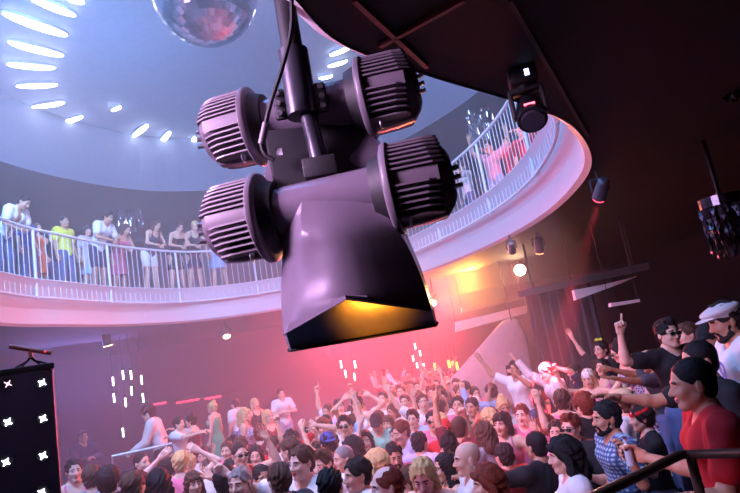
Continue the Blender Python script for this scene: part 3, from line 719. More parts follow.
# ---- right side: drape, beam, tapered panels, pink sail
def drape(name, p0, p1, z0, z1, waves, amp, m, label, cat):
    p0, p1 = np.array(p0), np.array(p1); d = p1-p0; nn = np.array((-d[1], d[0]))/np.linalg.norm(d[:2]); G = []
    for j in range(13):
        row = []
        for i in range(waves*8+1):
            u = i/(waves*8); a = amp*math.sin(u*waves*2*PI+.5*math.sin(5*u))*(.6+.4*j/12)
            row.append((p0[0]+d[0]*u+nn[0]*a, p0[1]+d[1]*u+nn[1]*a, z0+(z1-z0)*j/12))
        G.append(row)
    o = MB().grid(G).build(name, m, thick=.012); return tag(o, label, cat)
P, Q = at(531, 322, 10.3), at(600, 322, 9.5)
drape('stage_drape', P[:2], Q[:2], 0.0, at(560, 287, 9.9)[2], 7, .07, mat('black_velvet', (.03, .022, .028), .7), 'tall dark pleated drape behind the dancers on the right', 'drape')
P, Q = at(520, 294, 10.2), at(652, 272, 8.6); Q[2] = P[2]
b = MB().box((P+Q)/2, (np.linalg.norm(Q-P), .09, .11), Matrix.Rotation(math.atan2(Q[1]-P[1], Q[0]-P[0]), 3, 'Z'))
for t in (.12, .88):
    w = P+(Q-P)*t; b.cyl(w, (w[0], w[1], SB), .02, n=8)
tag(b.build('drape_beam', blackm, None), 'long black beam hanging across the top of the dark drape', 'beam')
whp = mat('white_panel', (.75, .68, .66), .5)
def slabpoly(name, pts, d, th, m, label, cat, dd=0., mount=True):
    C_ = [at(x, y, d+(dd*(i/len(pts)))) for i, (x, y) in enumerate(pts)]; mb = MB(); bm = mb.bm
    wires = []; wms = []; A_ = [bm.verts.new(Vector(c)) for c in C_]; B_ = [bm.verts.new(Vector(c)+Vector((0, th, 0))) for c in C_]; n_ = len(A_)
    bm.faces.new(A_); bm.faces.new(B_[::-1])
    for i in range(n_): bm.faces.new((A_[i], B_[i], B_[(i+1) % n_], A_[(i+1) % n_]))
    if mount:
        for c in (C_[0], C_[n_//2]): wires.append(c)
    for c in wires: wm = MB(); wms.append(wm); wm.cyl((c[0], c[1]+th/2, c[2]-.01), (c[0], c[1]+th/2, SB), .004, n=6)
    o_ = tag(mb.build(name, m, None, smooth=False), label, cat); [w_.build('hanging_wire', blackm, o_) for w_ in wms]; return o_
slabpoly('wing_panel', [(574, 290), (601, 285), (638, 276), (622, 283), (576, 300)], 9.0, .12, whp, 'long tapered pale panel pointing right beside the dark drape', 'panel')
slabpoly('edge_panel', [(611, 303), (640, 299), (640, 302), (611, 307)], 8.6, .1, whp, 'short narrow pale panel below the long tapered one', 'panel')
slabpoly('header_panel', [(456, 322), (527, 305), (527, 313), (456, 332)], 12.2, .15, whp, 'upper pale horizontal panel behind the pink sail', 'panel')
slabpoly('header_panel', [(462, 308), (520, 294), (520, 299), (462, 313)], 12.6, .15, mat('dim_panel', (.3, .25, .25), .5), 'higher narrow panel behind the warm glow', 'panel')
G = []
top = [(497, 327), (503, 321), (511, 318), (518, 320), (524, 330), (527, 340)]
bot = [(430, 402), (452, 398), (475, 400), (497, 404), (517, 406), (538, 408)]
for j in range(13):
    v = j/12; row = []
    for i in range(25):
        u = i/24*5; k = min(int(u), 4); f = u-k
        a = np.array(top[k])*(1-f)+np.array(top[k+1])*f; c = np.array(bot[k])*(1-f)+np.array(bot[k+1])*f
        e = v; p = a*(1-e)+c*e; sag = np.zeros(2)
        row.append(at(*(p+sag), 11.2+.7*(1-v)+.0*math.sin(i*.9)))
    G.append(row)
sail = MB().grid(G).build('fabric_sail', mat('pink_fabric', (.60, .33, .35), .7, bump=.2, bscale=8), thick=.015); tag(sail, 'big pale pink fabric sail rising to a peak behind the crowd', 'sail')
_pk = at(511, 318, 11.85); MB().cyl((_pk[0], _pk[1]+.02, _pk[2]-.05), (_pk[0], _pk[1]+.02, SB), .012, n=6).build('hanging_line', holdm, sail)
_ft = at(500, 405, 11.25); MB().cyl((_ft[0], _ft[1], 0), (_ft[0], _ft[1], _ft[2]+.1), .03, n=8).build('foot_pole', holdm, sail)
# ------------------------------------------------------------------ hanging horn loudspeaker
purple = mat('speaker_paint', (.17, .14, .18), .27, .15, var=.1, scale=20, bump=.06, bscale=220)
finm = mat('fin_metal', (.15, .125, .15), .42, .0, var=.08)
steel = mat('bolt_steel', (.6, .6, .65), .3, 1.)
AX = R(-10)
C1 = at(328, 204, 2.05); C2 = at(310, 113, 2.34)
spk = empty('hanging_horn_loudspeaker', C1, 0, 'large dark twin horn loudspeaker with finned drivers hanging from a pole', 'loudspeaker')
O1 = Vector((0, 0, 0)); O2 = Vector(C2-C1)
def axis_frame(o, rz): return Matrix.Translation(o) @ Matrix.Rotation(rz, 4, 'Z')
def driver(o, sgn, rz, back):
    F_ = axis_frame(o, rz); T_ = lambda x, r, a: F_ @ Vector((sgn*x, -r*math.cos(a), r*math.sin(a)))
    # flange: a thick ring plate with rounded rim
    mb = MB(); ns = 48; pr = [(.222, .085), (.222, .150), (.226, .160), (.232, .165), (.247, .165), (.252, .160), (.255, .152), (.255, .085)]
    L_ = [[mb.bm.verts.new(T_(x, r, 2*PI*k/ns)) for k in range(ns)] for x, r in pr]
    for a in range(len(pr)-1):
        for k in range(ns): mb.bm.faces.new((L_[a][k], L_[a][(k+1) % ns], L_[a+1][(k+1) % ns], L_[a+1][k]))
    fl = mb.build('driver', finm, spk)
    # core with the smooth front panel, tapering to the end
    mb = MB(); pr = [(.25, .122), (.34, .118), (.41, .110), (.44, .098), (.452, .07), (.455, 0.002)]
    L_ = []
    for x, r in pr:
        row = []
        for k in range(ns):
            a = 2*PI*k/ns; q = (a+PI) % (2*PI)-PI
            bump_ = .022*max(0, min(1, (.30-abs(q+.06))/.08)) if x < .44 else 0     # smooth panel on the front
            low = .024*max(0, min(1, (.55-abs(q+PI/2+.25))/.15)) if x < .43 else 0   # housing lip underneath
            row.append(mb.bm.verts.new(T_(x, r+max(bump_, low), a)))
        L_.append(row)
    for a in range(len(pr)-1):
        for k in range(ns): mb.bm.faces.new((L_[a][k], L_[a][(k+1) % ns], L_[a+1][(k+1) % ns], L_[a+1][k]))
    mb.build('core', finm, fl)
    # cooling fins run along the axis
    mb = MB()
    angs = []
    for z in np.linspace(-.125, .138, 15): angs += [('f', z), ('b', z)]
    for side, z in angs:
        if side == 'f' and -.028 < z < .022: continue
        ro = .156; yo = math.sqrt(max(ro**2-z*z, 1e-4)); sg_ = -1 if side == 'f' else 1
        end = .452-.02*(z < -.03)-.03*abs(z)/.14; th = .0032
        yi = math.sqrt(max(.10**2-min(abs(z), .099)**2, 0)) if abs(z) < .1 else 0.
        P_ = [(.25, yi*.8, 0), (end-.01, yi*.6, 0), (end, yo*.62, 0), (end-.012, yo*.80, 0), (end-.05, yo*.93, 0), (.25, yo, 0)]
        A_ = [mb.bm.verts.new(F_ @ Vector((sgn*x, sg_*y, z-th))) for x, y, _ in P_]; B_ = [mb.bm.verts.new(F_ @ Vector((sgn*x, sg_*y, z+th))) for x, y, _ in P_]; n_ = len(P_)
        mb.bm.faces.new(A_); mb.bm.faces.new(B_[::-1])
        for i in range(n_): mb.bm.faces.new((A_[i], B_[i], B_[(i+1) % n_], A_[(i+1) % n_]))
    mb.build('cooling_fins', finm, fl, smooth=False)
    # terminals at the end, lifting bolt beneath
    mb = MB()
    for z in (-.05, -.02, .012): mb.cyl(F_ @ Vector((sgn*.445, -.05, z)), F_ @ Vector((sgn*.475, -.058, z)), .0085, n=10)
    mb.build('terminals', steel, fl)
    mb = MB(); c = F_ @ Vector((sgn*.285, -.06, -.142))
    mb.tube([c+F_.to_3x3() @ Vector((0, .016*math.cos(t), -.016*math.sin(t))) for t in np.linspace(0, 2*PI, 13)[:-1]], .0045, 6, closed=True)
    mb.build('eye_bolt', steel, fl)
def body(o, rz):
    F_ = axis_frame(o, rz); mb = MB(); ns = 40
    pr = [(-.232, .1), (-.2, .098), (-.16, .096), (0, .096), (.16, .096), (.2, .098), (.232, .1)]
    L_ = [[mb.bm.verts.new(F_ @ Vector((x, -r*math.cos(2*PI*k/ns), r*math.sin(2*PI*k/ns)))) for k in range(ns)] for x, r in pr]
    for a in range(len(pr)-1):
        for k in range(ns): mb.bm.faces.new((L_[a][k], L_[a][(k+1) % ns], L_[a+1][(k+1) % ns], L_[a+1][k]))
    mf = mb.build('manifold', purple, spk)
    for s in (-1, 1): MB().cyl(F_ @ Vector((s*.176, 0, 0)), F_ @ Vector((s*.224, 0, 0)), .12, .138, n=40).build('shade_ring', blackm, mf)  # black ring stands in for the shade where tube meets flange
    return mf
for o, rz in ((O1, AX), (O2, AX)):
    body(o, rz)
    for s in (-1, 1): driver(o, s, rz, o is O2)
# horn of the front unit: rows run from the manifold down to the mouth
ROWS = [[(290, 200, 2.03), (303, 193, 1.985), (334, 187, 1.982), (366, 180, 1.985), (378, 178, 2.03)],
        [(286, 220, 2.02), (301, 213, 1.945), (334, 209, 1.925), (376, 200, 1.94), (389, 198, 2.0)],
        [(283, 243, 2.02), (302, 234, 1.92), (335, 231, 1.88), (391, 222, 1.92), (400, 220, 2.0)],
        [(282, 266, 2.04), (303, 256, 1.935), (338, 252, 1.86), (407, 245, 1.935), (411, 244, 2.02)],
        [(281, 290, 2.06), (301, 281, 1.95), (341, 273, 1.845), (418, 269, 1.945), (421, 268, 2.045)],
        [(282, 316, 2.03), (293, 310, 1.955), (344, 291, 1.83), (427, 294, 1.945), (429, 292, 2.035)],
        [(284, 335, 2.02), (286, 333, 1.97), (346, 299, 1.825), (432, 311, 1.95), (434, 308, 2.03)],
        [(289, 350, 2.07), (291, 350, 2.05), (363, 338, 2.035), (436, 325, 2.045), (437, 323, 2.07)]]
W = np.array([[at(*q)-C1 for q in r] for r in ROWS])
fine = np.stack([crom(W[:7, j], 5, False) for j in range(5)], 1)           # smooth down each column
def horn_mesh(mb, M_, bk=.2):
    rows = []
    def cols(r, sm=True):    # round the shoulders between the columns a little
        out = []
        for j in range(4):
            for t in np.arange(4)/4: out.append(r[j]*(1-t)+r[j+1]*t)
        out.append(r[4]); out = np.array(out)
        for _ in range(2 if sm else 0):
            o2 = out.copy(); o2[5:12] = .25*out[4:11]+.5*out[5:12]+.25*out[6:13]; out = o2
        return out
    sec = [cols(r, i < len(fine)-4) for i, r in enumerate(fine)]
    lip = cols(W[7], False); rear = []
    full = sec+[lip]
    back = [np.array([r[0]+(.02, bk, .0), r[-1]+(-.02, bk, 0)]) for r in full]
    vs = [[mb.bm.verts.new(M_ @ Vector(p)) for p in np.vstack([b[:1], r, b[1:]])] for r, b in zip(full, back)]
    for i in range(len(vs)-1):
        for j in range(len(vs[0])-1): mb.bm.faces.new((vs[i][j], vs[i][j+1], vs[i+1][j+1], vs[i+1][j]))
        mb.bm.faces.new((vs[i][-1], vs[i][0], vs[i+1][0], vs[i+1][-1]))
    mb.bm.faces.new(vs[0]); mb.bm.faces.new(vs[-1][::-1])
    return full
mb = MB(); full = horn_mesh(mb, Matrix()); horn = mb.build('horn', purple, spk, ang=33)
lipc = [Vector(p) for p in full[-1]]
MB().tube(lipc, .007, 8).build('lip', blackm, horn)
seam = [Vector(p)+Vector((0, -.0015, 0)) for p in full[-2]]
MB().tube(seam, .0035, 6).build('crease_bead', purple, horn)
mb = MB(); horn_mesh(mb, Matrix.Translation(O2) @ Matrix.Diagonal((1, -1, 1, 1)), .06); mb.build('horn', purple, spk, ang=24)
# pole, sleeve, clamp plates, neck and yoke block
PB = Vector(at(303, 116, 2.2)-C1); top = Vector((PB.x, PB.y, ZT-C1[2]-.012))
MB().cyl(PB+Vector((0, 0, .1)), top, .042, n=28).build('pole', blackm, spk)
slv = MB().cyl(PB, PB+Vector((0, 0, .27)), .06, n=32).build('sleeve', mat('sleeve_paint', (.045, .045, .06), .35, .3), spk)
for s in (-1, 1):
    c = PB+Vector((s*.078, -.012, .055))
    pl = MB().box(c, (.05, .022, .125), bev=.012).build('clamp_plate', blackm, spk)
    mb = MB()
    for z in (-.04, 0, .04): mb.cyl(c+Vector((s*.006, -.01, z)), c+Vector((s*.006, -.022, z)), .0125, .0115, n=12)
    mb.build('bolts', steel, pl)
NB = Vector(at(320, 163, 2.13)-C1)
MB().cyl(PB+Vector((.02, 0, .01)), NB+Vector((0, 0, -.01)), .032, n=24).build('neck', MATS['sleeve_paint'], spk)
MB().box(NB+Vector((0, 0, -.03)), (.125, .13, .075), bev=.008).build('yoke_block', blackm, spk)
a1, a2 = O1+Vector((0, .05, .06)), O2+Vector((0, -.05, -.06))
MB().box((a1+a2)/2+Vector((.01, .03, -.01)), (.40, .07, (a2-a1).length*.85), (a2-a1).to_track_quat('Z', 'Y').to_matrix(), bev=.006).build('shade_link_plate', blackm, spk)  # link plate widened in black to stand in for shade between the units
MB().box(Vector(at(279, 152, 2.12)-C1), (.025, .008, .03)).build('rating_plate', mat('white_plate', (.8, .8, .85), .4), spk)
cb = [at(x, y, 2.1)-C1 for x, y in ((287, -60), (290, -20), (292, 10), (291, 32), (286, 54), (279, 78), (271, 102), (264.5, 128), (261.5, 143), (265, 154), (274, 160))]
cb[0] = cb[0]; cbl = MB().tube(crom(cb, 6, False), .0085, 8).build('cable', blackm, spk)
MB().cyl(Vector(at(266, 123, 2.1)-C1), Vector(at(261.5, 144, 2.1)-C1), .0135, n=12).build('connector', finm, cbl)

# ---- tower of blinder lamps on the left, small laser on top
tw = at(57, 430, 3.0); tz = at(56, 362, 3.0)[2]; tyaw = math.atan2(-tw[0], tw[1])+R(2)
TM = Matrix.Rotation(tyaw, 3, 'Z'); tor = np.array(Vector((tw[0], tw[1], 0))+TM @ Vector((-.32, .2, 0)))
tower = empty('lamp_tower', tor, tyaw, 'tall black lamp tower with small star bright lamps at the left edge', 'lamp tower')
MB().box((0, 0, tz/2), (.64, .4, tz), bev=.012).build('cabinet', mat('cabinet_black', (.022, .02, .045), .5), tower)
MB().box((0, 0, tz-.01), (.66, .42, .03), bev=.006).build('top_plate', blackm, tower)
starm = mat('star_lamp', (1, 1, 1), .3, emit=(.72, .75, 1), est=26); star2 = mat('dim_star_lamp', (.7, .5, .6), .3, emit=(.75, .5, .7), est=2.5)
for (x, y, st) in ((8, 384, 0), (42, 383, .8), (8, 422, .8), (43, 418.5, 1), (6, 462, 1), (43, 455.5, 1), (42, 492, 1), (5, 501, 1)):
    v = ray(x, y); fn = np.array(TM @ Vector((0, -1, 0))); t = ((np.array((tw[0], tw[1], 0))-CAMP)@fn)/(v@fn); c = TM.transposed() @ Vector(CAMP+v*t-tor)
    k = 'lamp'
    b = MB().cyl((c[0], -.2, c[2]), (c[0], -.215, c[2]), .03, n=16).build('lamp', blackm, tower)
    MB().sph((c[0], -.214, c[2]), .011 if st else .008, 12).build('bulb', starm if st else star2, b)
    mb = MB()
    for q in range(4):
        a = PI/4+q*PI/2+.2; mb.box((c[0]+.011*math.cos(a), -.217, c[2]+.011*math.sin(a)), (.017, .004, .004), Matrix.Rotation(-a, 3, 'Y'))
    mb.build('star_filament', starm if st else star2, b)
lzp = Vector(tor)+TM @ Vector((.225, -.08, 0)); lzr = empty('laser_bar', (lzp[0], lzp[1], tz+.005), tyaw, 'small laser bar on a splayed stand on top of the lamp tower', 'laser')
mb = MB()
for s in (-1, 1): mb.tube([(s*.075, -.02, .004), (s*.02, 0, .03), (0, 0, .055)], .006, 6); mb.tube([(s*.05, .06, .004), (0, 0, .05)], .006, 6)
mb.build('stand', blackm, lzr)
MB().cyl((-.095, 0, .125), (.1, 0, .06), .013, n=12).cyl((0, 0, .05), (0, 0, .09), .012, n=8).build('bar', mat('orange_bar', (.6, .25, .2), .4), lzr)
MB().sph((.07, -.013, .071), .005, 8).build('led', neon, lzr)

# ---- booth with its rail, back stage, right riser with handrail
bl, br_ = at(112, 456, 9.3), at(200, 438, 9.9)
ang = math.atan2(br_[1]-bl[1], br_[0]-bl[0]); L_ = np.hypot(br_[0]-bl[0], br_[1]-bl[1])
zr = (bl[2]+br_[2])/2
STZ = .55
st_pts = [(bl[0]-.05, bl[1]+.0), (br_[0], br_[1]), (br_[0]+.15, br_[1]+1.75), (-.3, 12.3), (-.3, 15.5), (bl[0]-.05, 15.5)]
struct(MB().prism(st_pts, 0, STZ).build('stage_floor', mat('stage_board', (.05, .04, .05), .6), smooth=False))
bt = empty('booth_front', (bl[0], bl[1], 0), ang, 'dark booth front with a pale metal rail left of the crowd', 'booth')
MB().box((L_/2, -.04, (zr-.25)/2), (L_, .05, zr-.25)).build('front_panel', mat('booth_black', (.03, .024, .035), .5), bt)
railp = mat('pale_steel', (.6, .58, .6), .35, .6)
MB().tube([(0, 0, zr-.6), (0, 0, zr), (L_, 0, zr), (L_, 0, zr-.6)], .028, 10).build('rail', railp, bt)
mb = MB()
for i in range(2): mb.cyl((L_*i, 0, 0), (L_*i, 0, zr-.3), .024, n=8)
mb.build('rail_posts', railp, bt)
struct(MB().prism([(1.2, 2.6), (1.3, 3.4), (1.65, 3.6), (2.1, 4.0), (2.2, 7.5), (XR, 7.5), (XR, 2.6)], 0, .5).build('riser_floor', mat('riser_board', (.04, .035, .04), .6), smooth=False))
struct(MB().prism([(2.15, 4.02), (2.3, 5.45), (XR, 5.45), (XR, 4.02)], .5, .66).build('upper_step_floor', mat('riser_board', (.04, .035, .04), .6), smooth=False))
struct(MB().prism([(1.62, 7.52), (1.62, 10.3), (XR, 10.3), (XR, 7.52)], 0, .3).build('step_floor', MATS['riser_board'], smooth=False))
struct(MB().prism([(-1.2, YF), (-1.2, 2.15), (.55, 2.15), (.95, 2.5), (XR, 2.5), (XR, YF)], 0, 1.0).build('viewing_platform', MATS['riser_board'], smooth=False))
hr = [at(585, 503, 1.95), at(600, 494, 2.0), at(642, 474, 2.2), at(678, 456, 2.38), at(690, 454.5, 2.4), at(742, 453, 2.3), at(800, 452, 2.2)]
hrail = empty('handrail', (hr[4][0], hr[4][1], 1.0), 0, 'dark metal handrail bending at the lower right in front of the red shirt', 'handrail')
loc = np.array((hr[4][0], hr[4][1], 1.0)); brass = mat('dark_brass', (.16, .11, .08), .32, .75)
MB().tube([p-loc for p in crom(hr, 6, False)], .019, 14).build('top_rail', brass, hrail)
MB().cyl(hr[4]-loc, (0, 0, 0), .02, n=12).build('post', brass, hrail)
q = at(590, 499, 1.97); MB().cyl(q-loc, (q[0]-loc[0], q[1]-loc[1], 0), .02, n=12).build('post', brass, hrail)

P_ = person
# ---- nearest people, right side
red = P_(692, 384, 'man in a red t-shirt in profile behind the handrail, holding a bottle', floor=.5, h=1.76, yaw=-78, skin=2, hair='buzz', hc='black', tc='red', bot='jeans', bc='black', w=1.12,
   L=(-.35, -.15, -1, -1, .12, .1), Rr=(-.25, .15, -1, -.75, .55, .3), Rh='grip', Lh='relaxed', lean=3, d=2.95, short='the man in red')
capm = P_(727, 320, 'bearded man in a pale flat cap and white printed t-shirt at the right edge', floor=.66, yaw=-70, skin=2, hair='short', hc='dark', tc='white', acc=[('flat_cap', 'offwhite'), ('beard', 'dark')],
   L='drink', Lh='grip', nod=12, h=1.84, d=4.15, short='the flat cap man')
P_(713, 336, 'man in a black cap and white t-shirt looking down beside the pale flat cap', floor=.66, yaw=-55, skin=2, hair='short', hc='black', acc=[('cap', 'black')], nod=22, turn=0, d=4.85, short='the black cap man')
P_(700, 361, 'dark cropped head with a tanned brow directly behind the red t-shirt', floor=.5, yaw=-65, skin=2, hair='buzz', hc='black', tc='black', Rr=(-.9, .1, -.1, -1, -.05, .28), Rh='open', d=3.75, nod=5, short='the man behind the red t-shirt')
P_(668, 334, 'man in sunglasses and a black t-shirt on the right, one arm raised pointing up', floor=.5, yaw=38, skin=1, hair='quiff', hc='black', tc='black', acc=['sunglasses'], Rr=(-.95, -.25, .12, .05, -.1, 1), Rh='point', d=5.6, short='the pointing sunglasses man')
P_(687, 335, 'man with cropped brown hair in a white t-shirt between sunglasses man and black cap', floor=.5, yaw=-60, skin=1, hair='short', hc='brown', tc='white', L='fwd', d=6.3, short='the brown haired man')
P_(650, 362, 'man in a dark top reaching his long arm out to the left', floor=.5, yaw=-85, skin=3, hair='short', hc='black', tc='dkgrey', Rr=(-1, .1, .25, -1, 0, .45), L=(-1, -.1, .1, -1, -.1, .3), Lh='open', d=6.4, short='the reaching man')
P_(619, 352, 'woman in sunglasses with dark updo and patterned top bending left', sex='f', yaw=-72, skin=1, hair='bun', hc='dark', top='sundress', tc='pattern', acc=['sunglasses'], lean=16, L=(.25, -.3, -.8, -.35, -.1, -.9), Rr=(-.5, 0, -.8, -.8, 0, -.6), h=1.7, d=7.1, floor=0.5, short='the patterned top woman')
P_(601, 350, 'woman with a lime green bow in her hair behind the dancers on the right', sex='f', yaw=-40, skin=1, hair='short', hc='dark', tc='black', acc=[('bow', 'lime')], d=8.6, Rr='wide', Rh='open', floor=0.3, short='the bow woman')
P_(602, 368, 'long dark haired woman in a pink top in front of the lime bow', sex='f', yaw=-35, skin=1, hair='long', hc='dark', top='tank', tc='pink', nod=-8, d=7.9, floor=0.3, short='the long haired woman')
P_(589, 378, 'woman in a pink bikini top and white cap with one arm raised', sex='f', yaw=-20, skin=1, hair='long', hc='blond', top='bikini', tc='pink', bot='shorts', bc='ltdenim', acc=[('backward_cap', 'white')], Rr=(-.8, -.2, .25, -.25, -.1, 1), Rh='fist', L='side', nod=10, d=7.4, floor=0.3, short='the bikini woman')
P_(574, 372, 'man in a navy top reaching a flat open hand left above the crowd', yaw=-70, skin=1, hair='short', hc='black', tc='navy', L=(-.4, -.1, .6, -1, 0, .45), Lh='flat', d=8.6, floor=0.3, short='the navy top man')
P_(546, 372, 'man in a white backward cap and pale pink shirt leaning to the left', yaw=-65, skin=1, hair='short', hc='brown', top='shirt', tc='offwhite', bot='jeans', bc='ltdenim', acc=[('backward_cap', 'white')], lean=14, L=(.1, -.2, -1, -.3, -.1, -1), Rr=(-.7, .3, .5, -.5, .2, .9), Rh='open', d=8.3, floor=0.3, short='the backward cap man')
P_(515, 369, 'man in a white t-shirt holding a phone up by the pink sail', yaw=-38, skin=2, hair='short', hc='dark', tc='white', Rr=(-.8, .1, .55, -.5, .15, 1), Rh='open', L=(-.25, -.9, -.1, -.7, -.1, .75), Lh='grip', d=8.9, floor=0.3, short='the phone man')
P_(530, 378, 'dark haired man in black between the phone holder and the backward cap', yaw=-40, skin=2, hair='short', hc='black', tc='black', d=9.6, floor=0.3, short='the man in black')
P_(491, 392, 'man in a light blue shirt turned left below the pink sail', yaw=-140, skin=1, hair='short', hc='dark', top='shirt', tc='lightblue', L='bent', short='the light blue shirt man')
plaid = P_(606, 418, 'smiling bearded man in a blue and white checked shirt by the handrail', yaw=-68, skin=2, hair='short', hc='black', tc='plaid', acc=[('beard', 'black')], h=1.84, L=(-.1, -.75, -.9, -.35, -.35, 1), Lh='claw', w=1.08, floor=0, short='the checked shirt man')
P_(641, 418, 'woman with a red headband and black top, in profile facing left', sex='f', yaw=-80, skin=1, hair='bun', hc='dark', tc='black', acc=[('headband', 'red')], h=1.7, L='drink', Lh='grip', floor=0, short='the red headband woman')
P_(622, 404, 'person in a straw hat and white shirt behind the checked shirt', yaw=-120, skin=1, hair='short', hc='brown', tc='white', acc=[('straw_hat', 'straw')], d=5.75, short='the straw hat')
P_(571, 428, 'man with reddish hair and sunglasses in a black shirt, raising a drink', yaw=-32, skin=1, hair='quiff', hc='red', tc='black', acc=['sunglasses'], L='drink', Lh='grip', h=1.78, d=5.35, short='the red haired man')
P_(564, 455, 'woman with a black bob and white top in profile near the handrail', sex='f', yaw=-82, skin=1, hair='bob', hc='black', tc='white', h=1.66, nod=3, d=4.1, short='the black bob woman')
P_(536, 446, 'man in a black t-shirt seen from behind, arm stretched out pointing left', yaw=-140, skin=2, hair='buzz', hc='black', tc='black', h=1.76, L=(-1, .1, -.05, -1, .25, .3), Lh='point', Rr='down', w=1.1, d=4.9, short='the black t-shirt man')
P_(504, 456, 'person in a red top seen from behind, beside the outstretched black sleeve', yaw=-150, skin=1, hair='short', hc='dark', tc='red', L=(-.5, .5, .2, -.8, .4, .5), w=1.02, d=5.25, short='the person in a red top')
P_(487, 484, 'woman with dark red hair at the bottom edge below the bald man', sex='f', yaw=-75, skin=1, hair='bob', hc='red', top='tank', tc='pink', h=1.66, d=3.9, short='the dark red hair')
P_(467, 459, 'bald man in a white shirt with his head in profile facing left', yaw=-78, skin=1, hair='bald', tc='white', h=1.76, short='the bald man')
P_(445, 468, 'woman with black curly long hair and green top turned left', sex='f', yaw=-70, skin=1, hair='curly_long', hc='black', top='tank', tc='green', h=1.7, d=4.95, short='the black curls')
P_(424, 473, 'blonde woman with long hair and bare shoulders looking down', sex='f', yaw=-15, skin=0, hair='long', hc='blond', top='strapless', tc='pink', nod=26, h=1.68, d=4.35, short='the blonde')
P_(386, 487, 'balding man with reddish brown hair at the bottom edge facing left', yaw=-75, skin=0, hair='balding', hc='red', tc='pink', h=1.76, d=3.95, short='the balding man')
P_(357, 475, 'man with short dark hair and white shirt, head in profile facing left', yaw=-72, skin=1, hair='short', hc='dark', tc='white', h=1.76, d=4.6, short='the dark haired profile')
P_(331, 486, 'back of a black haired head at the bottom edge under the horn', yaw=165, skin=1, hair='short', hc='black', tc='black', h=1.74, d=4.25, short='the black haired head')
P_(302, 463, 'man in a white t-shirt with a black print, arm raised pointing left', yaw=-30, skin=0, hair='short', hc='brown', tc='white', Rr=(-1, .0, .2, -1, .1, .75), Rh='point', h=1.78, turn=-20, d=5.0, short='the pointing white t-shirt man')
P_(279, 480, 'man with dark brown hair seen from behind below the pointing man', yaw=-160, skin=1, hair='short', hc='brown', tc='dkgrey', h=1.72, d=4.75, short='the dark brown head')
P_(323, 463, 'grinning man with brown swept hair under the navy cap', yaw=-35, skin=0, hair='quiff', hc='brown', tc='white', nod=10, d=5.42, short='the grinning man')
P_(343, 459, 'man with close cropped grey hair in a white tank top', yaw=-65, skin=1, hair='buzz', hc='grey', top='tank', tc='white', d=5.75, short='the grey cropped man')
P_(328, 444, 'man in a navy cap with a white badge seen from behind', yaw=-165, skin=1, hair='short', hc='dark', tc='blue', acc=[('backward_cap', 'blue')], d=6.65, short='the navy cap')
P_(290, 450, 'brown haired man in a navy top turned away beside the pointing man', yaw=-125, skin=1, hair='short', hc='brown', tc='navy', d=6.2, short='the navy man')
P_(316, 452, 'bearded dark haired man peeking out left of the navy cap', yaw=-30, skin=2, hair='short', hc='dark', tc='grey', acc=[('beard', 'dark')], d=7.3, short='the bearded man')
P_(352, 448, 'woman with black swept hair in front of the yellow top', sex='f', yaw=-70, skin=1, hair='bob', hc='black', tc='pink', d=6.3, short='the swept black hair')
P_(366, 441, 'woman with long dark hair and a bright yellow top', sex='f', yaw=-8, skin=1, hair='long', hc='dark', top='tank', tc='lime', d=7.0, short='the yellow top')
P_(394, 455, 'man with a dark moustache looking down beside the blonde', yaw=10, skin=1, hair='short', hc='black', tc='pink', acc=[('beard', 'black')], nod=14, d=5.7, short='the moustache man')
P_(376, 463, 'fair haired head leaning in behind the dark haired profile', sex='f', yaw=-120, skin=0, hair='bob', hc='blond', top='tank', tc='offwhite', d=5.3, short='the fair head')
P_(410, 482, 'grey brown head at the bottom edge beside a white sleeve', yaw=-110, skin=1, hair='curly', hc='brown', tc='white', h=1.66, d=4.85, short='the grey brown head')
P_(420, 443, 'man with short dark hair in a lilac shirt seen from behind', yaw=150, skin=1, hair='short', hc='black', tc='lilac', d=6.3, short='the lilac shirt man')
P_(449, 446, 'woman with a black bun behind the black curls', sex='f', yaw=-160, skin=1, hair='bun', hc='black', top='tank', tc='black', d=5.7, short='the black bun')
P_(445, 431, 'man in a red cap and red t-shirt with one hand raised', yaw=-15, skin=1, hair='short', hc='dark', tc='red', acc=[('cap', 'red')], L='fist', Lh='fist', d=6.7, short='the red cap')
P_(401, 432, 'man in a pale lilac t-shirt bending towards the left', yaw=-60, skin=1, hair='short', hc='red', tc='lilac', lean=12, d=6.8, short='the bending man')
P_(433, 421, 'man in dark rimmed glasses with a pink lit face', yaw=-8, skin=1, hair='short', hc='black', tc='pink', acc=['sunglasses'], d=7.25, short='the man in glasses')
P_(413, 419, 'man with dark hair resting his hand on his chin', yaw=-15, skin=1, hair='quiff', hc='black', tc='lightblue', L='chin', Lh='fist', d=7.95, short='the chin man')
P_(472, 407, 'man in a black t-shirt with a red lit face', yaw=-25, skin=2, hair='short', hc='black', tc='black', L='cross', Rr='cross', d=8.0, short='the black shirt man')
P_(458, 405, 'man in a white t-shirt beside the red lit face', yaw=-10, skin=1, hair='short', hc='dark', tc='offwhite', d=8.4, short='the white shirt man')
P_(423, 402, 'smiling man in a white v-neck t-shirt with his arm raised', yaw=5, skin=1, hair='short', hc='dark', tc='white', Rr=(-.6, -.1, .6, -.35, 0, 1), Rh='open', d=9.0, short='the v-neck man')
P_(388, 424, 'woman in a white top with brown hair standing behind the yellow top', sex='f', yaw=-20, skin=1, hair='bob', hc='brown', top='tank', tc='white', d=8.35, short='the brown haired woman')
P_(377, 422, 'man in a dark cap and mint green t-shirt with head bowed', yaw=-10, skin=1, hair='short', hc='black', tc='mint', acc=[('cap', 'black')], nod=25, d=7.9, short='the mint shirt man')
P_(345, 426, 'man in dark sunglasses and a white t-shirt left of the mint shirt', yaw=-12, skin=1, hair='quiff', hc='black', tc='white', acc=['sunglasses'], d=7.7, short='the white t-shirt sunglasses man')
